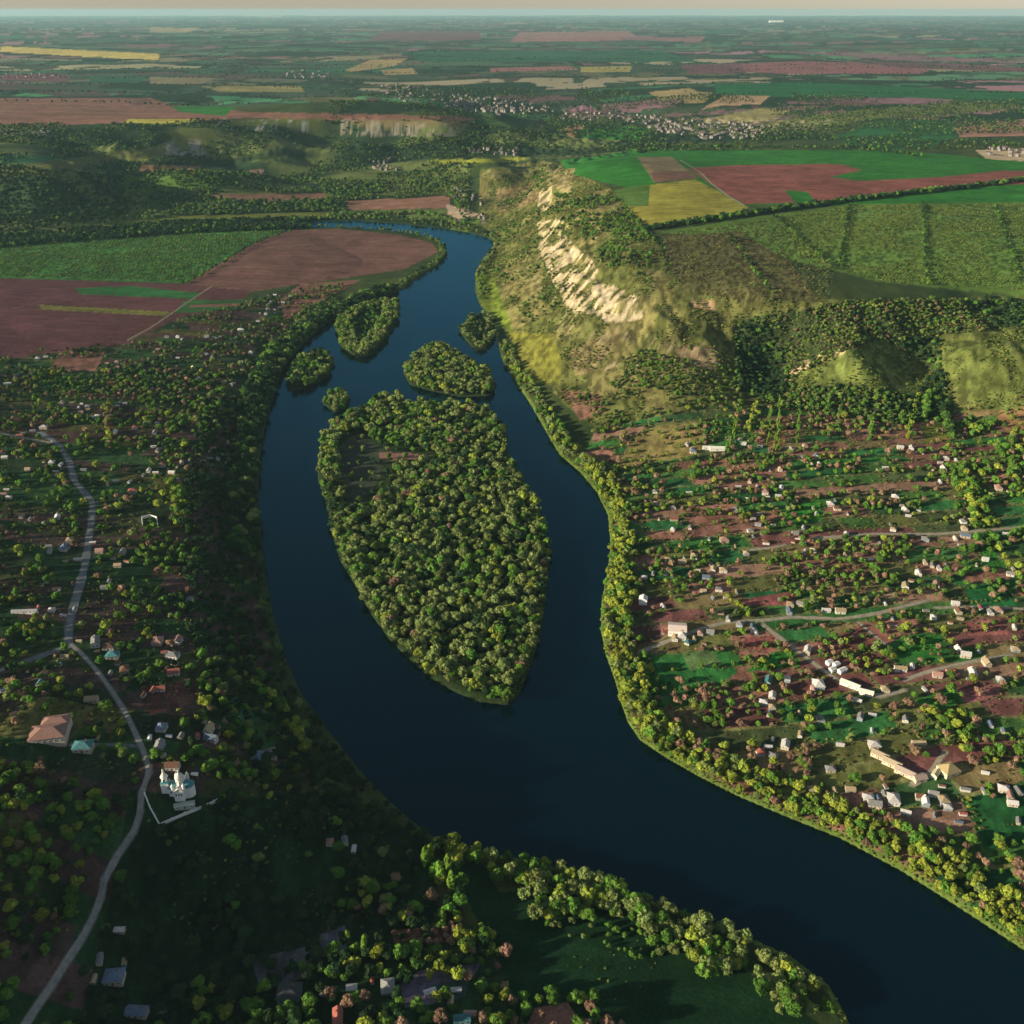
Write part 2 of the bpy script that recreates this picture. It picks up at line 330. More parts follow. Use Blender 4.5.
# far farmland: long strips of crops between shelter belts
u, v = rotc(R(4)); wob = (fbm(GX / 2500, GY / 2500, 61, 3) - .5) * 900
kf, ef, k2 = bricks(u, v + wob, 2200, 420, 70)
far = pal(kf, [(.05,.08,.045),(.12,.06,.065),(.025,.09,.045),(.04,.055,.03),(.03,.11,.05),(.085,.09,.055),(.20,.11,.11),(.04,.07,.04),(.15,.14,.08),(.022,.06,.033),(.16,.085,.10),(.05,.11,.06),(.03,.05,.03),(.15,.13,.085)])
far = far * (1.35 + 1.0 * k2[..., None])  # crop colours brightened to carry part of the distant haze
far = np.where((ef < 26)[..., None], np.array((.025, .055, .03)), far)
u2, v2 = rotc(R(-9)); kg, eg, k3 = bricks(u2, v2 + wob, 700, 150, 90)
far2 = pal(kg, [(.055,.08,.045),(.035,.07,.035),(.075,.07,.05),(.04,.10,.045),(.13,.075,.07),(.12,.12,.06),(.03,.05,.03)])
far = np.where((n1 > .52)[..., None], far2, far)
wfar = (sstep(3300, 4000, RG))[..., None]
COL = COL * (1 - wfar) + far * wfar
wood = (fbm(GX / 420, GY / 260, 33, 4) > .60) & (RG > 3000)
COL[wood] = (.018, .042, .02)
def zone(poly): return inpoly(PX, PY, poly)
Z_EAST = zone([(596,428),(640,418),(720,405),(800,412),(900,425),(960,412),(1050,400),(1300,400),(1500,1300),(1024,950),(960,908),(840,838),(740,797),(665,757),(628,722),(615,680),(601,630),(607,575),(608,515),(580,465)])
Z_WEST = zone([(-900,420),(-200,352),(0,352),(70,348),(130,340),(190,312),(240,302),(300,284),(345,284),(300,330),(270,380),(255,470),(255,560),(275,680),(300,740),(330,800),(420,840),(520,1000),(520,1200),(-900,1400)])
ua, va = rotc(R(5)); wob2 = (fbm(GX / 90, GY / 90, 21, 2) - .5) * 26
kp, ep, kp2 = bricks(ua + va * .12 + wob2 * .4, va + wob2 * .8, 50, 19, 120)
pe = 1.15 * pal(kp, [P_, (.03,.12,.035), (.10,.11,.035), (.14,.06,.055), (.02,.09,.03), P_, (.035,.13,.03), (.22,.13,.09), (.05,.12,.03), (.055,.075,.03), (.17,.13,.06), (.03,.07,.025)]) * (.78 + .45 * kp2[..., None])
pe = np.where((ep < 1.3)[..., None], np.array((.15, .15, .06)) * (.5 + 1.0 * n3[..., None]), pe)
COL[Z_EAST] = pe[Z_EAST]
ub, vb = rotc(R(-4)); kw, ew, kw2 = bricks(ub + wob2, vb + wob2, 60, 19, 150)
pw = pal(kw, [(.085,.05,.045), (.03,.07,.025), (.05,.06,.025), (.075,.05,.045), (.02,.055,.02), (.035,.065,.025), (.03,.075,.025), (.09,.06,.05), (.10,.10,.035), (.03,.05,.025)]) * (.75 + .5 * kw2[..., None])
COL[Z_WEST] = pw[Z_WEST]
near_shade = zone([(130,790),(235,800),(330,790),(430,840),(440,900),(380,1100),(60,1100),(110,900)])
COL[near_shade] = (np.array((.014, .035, .014)) * (.7 + .7 * n2[..., None]))[near_shade]  # ground painted almost black for the shade on this slope
# east hillside scrub ground
Z_HILL = zone([(480,170),(545,160),(610,188),(650,232),(668,262),(700,296),(830,300),(1300,296),(1300,405),(1050,402),(960,412),(900,425),(800,410),(720,404),(640,420),(596,430),(560,400),(510,340),(474,262),(500,240),(478,222)])
hc = np.array((.115,.125,.036)) * (1 + (n2[..., None] - .5) * 1.1)
mx = (sstep(.50, .62, fbm(GX / 34, GY / 70, 77, 4)) * (1 - .75 * sstep(640, 700, PX)))[..., None]
hc = hc * (1 - mx) + np.array((.20, .18, .065)) * mx
COL[Z_HILL] = hc[Z_HILL]; MX = mx[..., 0]
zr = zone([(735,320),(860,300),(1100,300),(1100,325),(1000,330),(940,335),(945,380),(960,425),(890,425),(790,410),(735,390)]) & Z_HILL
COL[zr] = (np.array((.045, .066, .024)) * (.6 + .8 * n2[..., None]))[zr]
# west hills woods and cliffs
Z_WHILL = zone([(-900,125),(0,125),(200,120),(440,120),(520,130),(700,148),(560,158),(470,164),(470,230),(330,222),(180,226),(0,240),(-900,300)])
wh = np.array((.022, .045, .02)) * (.7 + .8 * n1[..., None]) + np.array((.10, .105, .025)) * sstep(.46, .62, fbm(GX / 200, GY / 100, 51, 3))[..., None]
COL[Z_WHILL] = wh[Z_WHILL]
for poly, col in PATCH:
    m = zone(poly)
    if m.any():
        c = np.array(col) * (1 + (n2[m][:, None] - .5) * .5 + (n1[m][:, None] - .5) * .4 + (n3[m][:, None] - .5) * .22)
        # faint drill lines along each field
        c *= (1 + .09 * np.sin((GY[m] + GX[m] * .12) / 3.1 * (1 if poly[0][1] > 140 else .12)))[:, None]
        COL[m] = c
fine = fbm(GX / 3.5, GY / 8, 301, 3)
for pl_ in ([(778,216),(850,206),(921,204),(1200,206),(1200,292),(926,285),(884,282),(838,268),(800,255)], [(662,234),(776,218),(835,266),(830,300),(740,302),(690,294),(664,268)], [(-300,250),(0,245),(90,239),(180,229),(290,227),(253,240),(184,282),(0,277)]):
    m = zone(pl_); COL[m] *= (.45 + 1.1 * sstep(.3, .7, fine[m]))[:, None]
orch = zone([(650,228),(1024,198),(1200,200),(1200,296),(800,300),(664,280)]) | zone([(-300,245),(290,224),(253,242),(184,283),(-300,290)])
f2 = fbm(GX / 5, GY / 11, 311, 3)
m = Z_HILL & ~orch; COL[m] *= (.55 + .9 * sstep(.28, .72, f2[m]))[:, None]
m = (Z_EAST | Z_WEST) & ~orch; COL[m] *= (.72 + .56 * sstep(.28, .72, f2[m]))[:, None]
m = (RG > 1300) & (RG < 4200) & ~Z_HILL & ~orch; COL[m] *= (.86 + .28 * sstep(.28, .72, fbm(GX[m] / 30, GY[m] / 9, 321, 3)))[:, None]
# chalk faces
CHM = np.zeros(GX.shape)
def chalk(poly, th, sx, sy, col=CH):
    m = zone(poly)
    a_ = R(62); k = fbm((-GX * math.sin(a_) + GY * math.cos(a_)) / (sx * .62), (GX * math.cos(a_) + GY * math.sin(a_)) / (sy * 1.3), 88, 4) if poly[0][1] > 170 else fbm(GX / sx, GY / sy, 88, 4)
    w = (sstep(th - .03, th + .13, k) * m * (.72 + .28 * sstep(.3, .6, n3)))[..., None]
    CHM[:] = np.maximum(CHM, w[..., 0])
    COL[:] = COL * (1 - w) + np.array(col) * (.75 + .5 * n3[..., None]) * w
chalk([(538,222),(562,218),(566,236),(576,248),(592,260),(606,284),(645,298),(642,318),(606,322),(596,314),(572,312),(556,290),(545,264),(538,248)], .455, 12, 26)
chalk([(596,290),(645,298),(640,320),(604,322)], .38, 12, 26, (.66,.54,.35))
chalk([(540,190),(552,186),(552,206),(545,214),(538,206)], .42, 12, 30)
chalk([(520,225),(545,225),(560,280),(590,330),(650,330),(640,372),(580,372),(530,290)], .68, 8, 26, (.40,.33,.19))
chalk([(640,325),(720,340),(720,380),(650,380)], .66, 7, 16, (.36,.28,.17))
chalk([(780,374),(800,362),(862,338),(864,346),(800,372),(784,386)], .5, 7, 12, (.7,.55,.3))
chalk([(160,143),(200,140),(206,155),(165,156)], .45, 7, 40, (.30,.27,.25))
chalk([(215,118),(318,121),(312,133),(215,132)], .58, 7, 40, (.26,.26,.25))
chalk([(340,119),(470,125),(455,137),(340,135)], .47, 7, 50, (.26,.235,.18))
chalk([(0,128),(50,128),(50,138),(0,136)], .50, 20, 16, (.45,.40,.36))
chalk([(690,118),(830,118),(830,130),(700,135)], .58, 20, 16, (.45,.36,.25))
# islands and banks
isl = np.zeros(GX.shape, bool)
for P in WI.values(): isl |= inpoly(GX, GY, P)
COL[isl] = (.03, .05, .018)
m = zone([(336,450),(352,436),(384,448),(382,474),(366,500),(352,512),(343,478)]); COL[m] = (np.array((.05, .062, .042)) * (.8 + .5 * n3[..., None]))[m]
for pl in ([(378,452),(410,453),(436,457),(400,461),(380,459)], [(372,428),(405,424),(402,430),(378,432)]):
    m = zone(pl); COL[m] = (.26, .14, .11)
bank = (S > -1) & (S < 3.2) & (PY > 380) & (GX > 0) & ~isl
COL[bank] = (np.array((.13, .19, .04)) * (.7 + .6 * n3[..., None]))[bank]
COL[S < -.4] = (.02, .03, .02)
for nm, W, hw, col in road_world:
    d = distpoly(GX, GY, W, closed=False, lim=14)
    w = (1 - sstep(hw * .8, hw + .7, d))[..., None]
    COL = COL * (1 - w) + (np.array(col) * .8) * w
COL = np.clip(COL * (1 + (n3[..., None] - .5) * .25), .003, .95)

# ------------------------------------------------------------------ helpers for objects and materials
def link(o): C.objects.link(o); return o
def mesh_np(name, V, Fc, mats=(), smooth=False, mi=None):
    me = bpy.data.meshes.new(name)
    V = np.asarray(V, np.float32); me.vertices.add(len(V)); me.vertices.foreach_set('co', V.ravel())
    if isinstance(Fc, np.ndarray):
        n, k = Fc.shape
        me.loops.add(n * k); me.loops.foreach_set('vertex_index', Fc.astype(np.int32).ravel())
        me.polygons.add(n); me.polygons.foreach_set('loop_start', np.arange(0, n * k, k, dtype=np.int32))
        me.polygons.foreach_set('loop_total', np.full(n, k, np.int32))
    else:
        n = len(Fc); tot = np.array([len(f) for f in Fc], np.int32)
        me.loops.add(int(tot.sum())); me.loops.foreach_set('vertex_index', np.array([i for f in Fc for i in f], np.int32))
        me.polygons.add(n); me.polygons.foreach_set('loop_start', (np.cumsum(tot) - tot).astype(np.int32)); me.polygons.foreach_set('loop_total', tot)
    for m in mats: me.materials.append(m)
    if mi is not None: me.polygons.foreach_set('material_index', np.asarray(mi, np.int32))
    me.polygons.foreach_set('use_smooth', np.full(n, smooth, bool))
    me.update(calc_edges=True); me.validate()
    return me
def tag(o, label=None, cat=None, group=None, kind=None):
    if label: o['label'] = label
    if cat: o['category'] = cat
    if group: o['group'] = group
    if kind: o['kind'] = kind
    return o
def mat(name):
    m = bpy.data.materials.new(name); m.use_nodes = True
    nt = m.node_tree; b = nt.nodes['Principled BSDF']; b.inputs['Roughness'].default_value = .9
    b.inputs['Specular IOR Level'].default_value = .2
    return m, nt, b
def N(nt, t, **k):
    n = nt.nodes.new(t)
    for a, v in k.items(): setattr(n, a, v)
    return n
def noise_mul(nt, colsock, scale, lo, hi, coord='Object', detail=4):
    tc = N(nt, 'ShaderNodeTexCoord'); nz = N(nt, 'ShaderNodeTexNoise'); nz.inputs['Scale'].default_value = scale; nz.inputs['Detail'].default_value = detail
    nt.links.new(tc.outputs[coord], nz.inputs['Vector'])
    mr = N(nt, 'ShaderNodeMapRange'); mr.inputs[1].default_value = .3; mr.inputs[2].default_value = .7; mr.inputs[3].default_value = lo; mr.inputs[4].default_value = hi
    nt.links.new(nz.outputs[0], mr.inputs[0])
    vm = N(nt, 'ShaderNodeVectorMath', operation='SCALE'); nt.links.new(colsock, vm.inputs[0]); nt.links.new(mr.outputs[0], vm.inputs['Scale'])
    return vm.outputs[0], nz
# ground
gm, nt, b = mat('ground_cover')
at = N(nt, 'ShaderNodeAttribute', attribute_name='Col')
c, nz = noise_mul(nt, at.outputs['Color'], .55, .72, 1.25)
nt.links.new(c, b.inputs['Base Color']); b.inputs['Specular IOR Level'].default_value = .05
bp = N(nt, 'ShaderNodeBump'); bp.inputs['Strength'].default_value = .5; bp.inputs['Distance'].default_value = .5
nt.links.new(nz.outputs[0], bp.inputs['Height']); nt.links.new(bp.outputs[0], b.inputs['Normal'])
nr, nc = GX.shape
V = np.stack([GX, GY, GZ], -1).reshape(-1, 3)
idx = np.arange(nr * nc).reshape(nr, nc)
Q = np.stack([idx[:-1, :-1], idx[:-1, 1:], idx[1:, 1:], idx[1:, :-1]], -1).reshape(-1, 4)
me = mesh_np('ground', V, Q, [gm], smooth=True)
ca = me.color_attributes.new('Col', 'FLOAT_COLOR', 'POINT')
ca.data.foreach_set('color', np.concatenate([COL.reshape(-1, 3), np.ones((nr * nc, 1))], 1).astype(np.float32).ravel())
if me.polygons[0].normal.z < 0: me.flip_normals()
tag(link(bpy.data.objects.new('ground', me)), kind='structure')
# water
wm, nt, b = mat('river_water')
tc = N(nt, 'ShaderNodeTexCoord'); mp = N(nt, 'ShaderNodeMapping'); mp.inputs['Scale'].default_value = (.25, .12, 1); mp.inputs['Rotation'].default_value = (0, 0, R(25))
nz = N(nt, 'ShaderNodeTexNoise'); nz.inputs['Scale'].default_value = 1.0; nz.inputs['Detail'].default_value = 5
nt.links.new(tc.outputs['Object'], mp.inputs[0]); nt.links.new(mp.outputs[0], nz.inputs['Vector'])
bp = N(nt, 'ShaderNodeBump'); bp.inputs['Strength'].default_value = .3; bp.inputs['Distance'].default_value = .3
nt.links.new(nz.outputs[0], bp.inputs['Height'])
df = N(nt, 'ShaderNodeBsdfDiffuse'); df.inputs['Color'].default_value = (.0004, .006, .0105, 1)
gl = N(nt, 'ShaderNodeBsdfGlossy'); gl.inputs['Color'].default_value = (.17, .68, 1, 1)
nz2 = N(nt, 'ShaderNodeTexNoise'); nz2.inputs['Scale'].default_value = .012; nz2.inputs['Detail'].default_value = 3; nt.links.new(mp.outputs[0], nz2.inputs['Vector'])
mrw = N(nt, 'ShaderNodeMapRange'); mrw.inputs[1].default_value = .4; mrw.inputs[2].default_value = .6; mrw.inputs[3].default_value = .10; mrw.inputs[4].default_value = .26; nt.links.new(nz2.outputs[0], mrw.inputs[0]); nt.links.new(mrw.outputs[0], gl.inputs['Roughness'])
fr = N(nt, 'ShaderNodeFresnel'); fr.inputs['IOR'].default_value = 1.40; mx_ = N(nt, 'ShaderNodeMixShader')
nt.links.new(bp.outputs[0], gl.inputs['Normal']); nt.links.new(bp.outputs[0], fr.inputs['Normal']); nt.links.new(fr.outputs[0], mx_.inputs[0]); nt.links.new(df.outputs[0], mx_.inputs[1]); nt.links.new(gl.outputs[0], mx_.inputs[2])
nt.links.new(mx_.outputs[0], nt.nodes['Material Output'].inputs['Surface']); nt.nodes.remove(b)
wx0, wy0 = WR.min(0) - 60; wx1, wy1 = WR.max(0) + 60
gxs = np.linspace(wx0, wx1, 40); gys = np.linspace(wy0, wy1, 60)
ax, ay = np.meshgrid(gxs, gys); idx = np.arange(ax.size).reshape(ax.shape)
me = mesh_np('river', np.stack([ax, ay, ax * 0], -1).reshape(-1, 3), np.stack([idx[:-1, :-1], idx[:-1, 1:], idx[1:, 1:], idx[1:, :-1]], -1).reshape(-1, 4), [wm])
tag(link(bpy.data.objects.new('river', me)), kind='structure')
# roads
for nm, W, hw, col in road_world:
    m, nt, b = mat(nm + '_surface'); rgb = N(nt, 'ShaderNodeRGB'); rgb.outputs[0].default_value = (*col, 1)
    c, nz = noise_mul(nt, rgb.outputs[0], .35, .7, 1.2); nt.links.new(c, b.inputs['Base Color'])
    # resample evenly and lay three strips across
    seg = np.hypot(*np.diff(W, axis=0).T); cum = np.concatenate([[0], np.cumsum(seg)]); L = np.arange(0, cum[-1], 2.0)
    x = np.interp(L, cum, W[:, 0]); y = np.interp(L, cum, W[:, 1])
    k = np.ones(9) / 9
    if len(x) > 20: x[4:-4] = np.convolve(x, k, 'valid'); y[4:-4] = np.convolve(y, k, 'valid')
    tx = np.gradient(x); ty = np.gradient(y); l = np.hypot(tx, ty) + 1e-9; nx, ny = -ty / l, tx / l
    jit = (vnoise(L / 9, L * 0, 5) - .5) * 2.2
    rows = []
    for f in (-1, -.5, 0, .5, 1):
        xx = x + nx * hw * f * (1 + jit * .3); yy = y + ny * hw * f * (1 + jit * .3)
        rows.append(np.stack([xx, yy, H(xx, yy) + .12 + .05 * (1 - f * f)], -1))
    rows = np.stack(rows, 1); n = len(x); idx = np.arange(n * 5).reshape(n, 5)
    me = mesh_np(nm, rows.reshape(-1, 3), np.stack([idx[:-1, :-1], idx[1:, :-1], idx[1:, 1:], idx[:-1, 1:]], -1).reshape(-1, 4), [m], smooth=True)
    if me.polygons[0].normal.z < 0: me.flip_normals()
    tag(link(bpy.data.objects.new(nm, me)), kind='structure')
print('ground built')
# ------------------------------------------------------------------ plant materials and models
def leaf_mat(name, col, var=.33, hue=.012):
    col = tuple(c_ * 1.22 for c_ in col)
    m, nt, b = mat(name)
    oi = N(nt, 'ShaderNodeObjectInfo'); hs = N(nt, 'ShaderNodeHueSaturation'); hs.inputs['Color'].default_value = (*col, 1)
    mr = N(nt, 'ShaderNodeMapRange'); mr.inputs[3].default_value = 1 - var; mr.inputs[4].default_value = 1 + var; nt.links.new(oi.outputs['Random'], mr.inputs[0]); nt.links.new(mr.outputs[0], hs.inputs['Value'])
    ml = N(nt, 'ShaderNodeMath', operation='MULTIPLY'); ml.inputs[1].default_value = 7.31; fr = N(nt, 'ShaderNodeMath', operation='FRACT')
    nt.links.new(oi.outputs['Random'], ml.inputs[0]); nt.links.new(ml.outputs[0], fr.inputs[0])
    m2 = N(nt, 'ShaderNodeMapRange'); m2.inputs[3].default_value = .5 - hue; m2.inputs[4].default_value = .5 + hue; nt.links.new(fr.outputs[0], m2.inputs[0]); nt.links.new(m2.outputs[0], hs.inputs['Hue'])
    c, nz = noise_mul(nt, hs.outputs[0], 9.0, .65, 1.35, 'Object', 2)
    nt.links.new(c, b.inputs['Base Color']); b.inputs['Specular IOR Level'].default_value = .1
    return m
LM = [leaf_mat('leaves_fresh_green', (.07,.145,.02)), leaf_mat('leaves_olive', (.128,.165,.048)), leaf_mat('leaves_yellow_green', (.185,.225,.03)),
      leaf_mat('leaves_russet', (.19,.12,.078)), leaf_mat('leaves_dark_green_shaded', (.02,.046,.016)), leaf_mat('leaves_poplar', (.085,.15,.018)),  # the dark green also carries shade of the west bank, wood and hills
      leaf_mat('scrub_green', (.075,.115,.022)), leaf_mat('scrub_olive', (.16,.175,.04)), leaf_mat('scrub_brown', (.10,.068,.036))]
bark = mat('bark')[0]; bark.node_tree.nodes['Principled BSDF'].inputs['Base Color'].default_value = (.09, .065, .045, 1)
import bmesh
def ico(sub):
    bm = bmesh.new(); bmesh.ops.create_icosphere(bm, subdivisions=sub, radius=1)
    v = np.array([p.co[:] for p in bm.verts]); f = np.array([[q.index for q in p.verts] for p in bm.faces]); bm.free(); return v, f
ICO = {k: ico(k) for k in (1, 2, 3)}
def crown_geo(r, lobes, leaves, tall=False, sub=2, leaf=.085):
    """crown of unit height tree: lumpy lobes with many small leaf clumps standing off them"""
    V = []; Fs = []; n = 0; vi, fi = ICO[sub]
    LB = []
    for i in range(lobes):
        if tall:
            z = .12 + .82 * (i + .5) / lobes; rad = .10 * (1 - ((z - .5) / .62) ** 2) + .02; c = np.array([r.normal() * .015, r.normal() * .015, z]); s = np.array([rad, rad, .11])
        else:
            a = r.uniform(0, 6.283); q = math.sqrt(r.uniform(0, 1)) * .27; z = .36 + r.uniform(0, .38) * (1 - q * 1.3)
            c = np.array([math.cos(a) * q, math.sin(a) * q, z]); rad = r.uniform(.09, .19); s = np.array([rad, rad * r.uniform(.7, 1.2), rad * r.uniform(.7, 1.1)])
            if i == 0: c = np.array([0, 0, .48]); s = np.array([.21, .23, .27])
        LB.append((c, s))
        d = 1 + .78 * (r.random(len(vi)) - .5)
        V.append(vi * d[:, None] * s + c); Fs.append(fi + n); n += len(vi)
    V = np.concatenate(V); T = np.concatenate(Fs)
    lv = []; lf = []
    for k in range(leaves):
        c, s = LB[r.integers(0, len(LB))]; d = r.normal(size=3); d /= np.linalg.norm(d)
        p = c + d * s * r.uniform(.95, 1.38); a = r.normal(size=3); a /= np.linalg.norm(a); bb = np.cross(a, d + r.normal(size=3) * .5); bb /= np.linalg.norm(bb) + 1e-6
        e = leaf * r.uniform(.5, 1.1) * (.6 if tall else 1)
        lv += [p - a * e, p + bb * e * .8, p + a * e * .9]; lf.append([n, n + 1, n + 2]); n += 3
    V = np.concatenate([V, np.array(lv)]) if lv else V
    T = np.concatenate([T, np.array(lf)]) if lf else T
    return V, T
def trunk_geo(r, limbs=3):
    V = []; Fc = []
    def tube(p, q, a, b_):
        n0 = len(V); p = np.array(p); q = np.array(q); d = q - p; d /= np.linalg.norm(d); u = np.cross(d, [.3, .9, .1]); u /= np.linalg.norm(u); v = np.cross(d, u)
        for c, rad in ((p, a), ((p + q) / 2 + u * a * .4, (a + b_) / 2), (q, b_)):
            for k in range(6):
                t = k * math.pi / 3; V.append(c + (u * math.cos(t) + v * math.sin(t)) * rad)
        for j in (0, 6):
            for k in range(6): Fc.append([n0 + j + k, n0 + j + (k + 1) % 6, n0 + j + 6 + (k + 1) % 6, n0 + j + 6 + k])
    tube((0, 0, -.03), (0, 0, .5), .032, .02)
    for k in range(limbs):
        a = r.uniform(0, 6.28); tube((0, 0, .25 + .06 * k), (math.cos(a) * .2, math.sin(a) * .2, .5 + .08 * k), .016, .007)
    return np.array(V), np.array(Fc)
KIND_N = 9
NV = [4, 4, 4, 4, 4, 2, 3, 3, 3]
r_ = np.random.default_rng(5)
CROWN = {}; SRC = []; srccol = bpy.data.collections.new('plant_models')
TRUNKS = [mesh_np('trunk', *trunk_geo(r_), [bark]) for _ in range(3)]
POPTRUNK = mesh_np('trunk', *trunk_geo(r_, 0), [bark])
for k in range(KIND_N):
    for j in range(NV[k]):
        if k == 5: V, T = crown_geo(r_, 9, 260, tall=True, leaf=.04)
        elif k >= 6:
            V, T = crown_geo(r_, 4, 50, sub=1, leaf=.12); V = (V - [0, 0, .2]) * [1.7, 1.7, 1.1]
        else: V, T = crown_geo(r_, [10, 11, 10, 11, 10][k], 620 if k != 3 else 700, leaf=.07 if k != 3 else .055)
        cm = mesh_np('crown', V, T, [LM[k]]); CROWN[(k, j)] = cm
        # for the massed vegetation, crown and trunk as one model
        if k < 6:
            tv, tf = trunk_geo(r_, 2 if k != 5 else 0)
            tf3 = np.concatenate([tf[:, [0, 1, 2]], tf[:, [0, 2, 3]]])
            sm = mesh_np('tree_model', np.concatenate([V, tv]), np.concatenate([T, tf3 + len(V)]), [LM[k], bark], mi=[0] * len(T) + [1] * len(tf3))
        else: sm = cm
        so_ = bpy.data.objects.new('plant_model.%03d' % len(SRC), sm); srccol.objects.link(so_); SRC.append((k, j))
SIDX = {kj: i for i, kj in enumerate(SRC)}

# ------------------------------------------------------------------ where plants grow: (outline in the photo, spacing m, weights per kind, height range, share kept, clumpiness)
ROADW = [(W, hw) for nm, W, hw, c in road_world]
def near_road(x, y, m):
    d = np.zeros(x.shape, bool)
    for W, hw in ROADW: d |= distpoly(x, y, W, closed=False, lim=hw + m + 1) < hw + m
    return d
TREES = []      # x, y, z, h, kind, zone
def sow(mask, spacing, weights, hr, keep=1., clump_s=None, zone_name='', seed=0, rmax=None, road=3., water=1.5, avoid=()):
    g = np.random.default_rng(1000 + seed)
    if rmax: mask = mask & (RG < rmax)
    p = np.minimum(AREA / spacing ** 2 * 1.9, 6.0) * mask
    if clump_s is not None:
        a, lo, hi = clump_s
        p = p * sstep(lo, hi, fbm(GX / a, GY / a, 200 + seed, 3))
    nn = g.poisson(p); iy, ix = np.nonzero(nn); rep = nn[iy, ix]; iy = np.repeat(iy, rep); ix = np.repeat(ix, rep)
    if not len(iy): return
    tt = TH[ix] + (g.random(len(ix)) - .5) * np.gradient(TH)[ix]; r = RR[iy] + (g.random(len(ix)) - .5) * np.gradient(RR)[iy]
    x = np.sin(tt) * r; y = np.cos(tt) * r
    q = g.permutation(len(x)); x = x[q]; y = y[q]; iy = iy[q]; ix = ix[q]
    key = np.floor(x / spacing).astype(np.int64) * 1000003 + np.floor(y / spacing).astype(np.int64)
    _, u = np.unique(key, return_index=True)
    u = u[g.random(len(u)) < keep]; x = x[u]; y = y[u]; iy = iy[u]; ix = ix[u]
    ok = (S[iy, ix] > water) & ~near_road(x, y, road)
    for (hx, hy, hr_) in avoid: ok &= (x - hx) ** 2 + (y - hy) ** 2 > hr_ ** 2
    x = x[ok]; y = y[ok]
    z = H(x, y)
    w = np.array(weights, float); w /= w.sum()
    kinds = g.choice(len(w), len(x), p=w)
    # same kinds tend to stand together
    hh = hr[0] + (hr[1] - hr[0]) * g.random(len(x)) ** 1.3
    TREES.append((x, y, z, hh, kinds, np.full(len(x), len(ZN)))); ZN.append(zone_name)
ZN = []
def rowtrees(pts, spacing, weights, hr, width=3, seed=0, zone_name='', n=1):
    g = np.random.default_rng(3000 + seed)
    p = dens(pts, 6)[:len(pts) * 6 - 6 + 1]; x, y, z = ray(p[:, 0], p[:, 1])
    seg = np.hypot(np.diff(x), np.diff(y)); cum = np.concatenate([[0], np.cumsum(seg)]); L = np.arange(0, cum[-1], spacing / n)
    L = L + g.normal(size=len(L)) * spacing * .25
    X = np.interp(L, cum, x) + g.normal(size=len(L)) * width; Y = np.interp(L, cum, y) + g.normal(size=len(L)) * width
    ok = sdf_land(X, Y) > 1; X = X[ok]; Y = Y[ok]
    w = np.array(weights, float); w /= w.sum()
    TREES.append((X, Y, H(X, Y), hr[0] + (hr[1] - hr[0]) * g.random(len(X)), g.choice(len(w), len(X), p=w), np.full(len(X), len(ZN)))); ZN.append(zone_name)

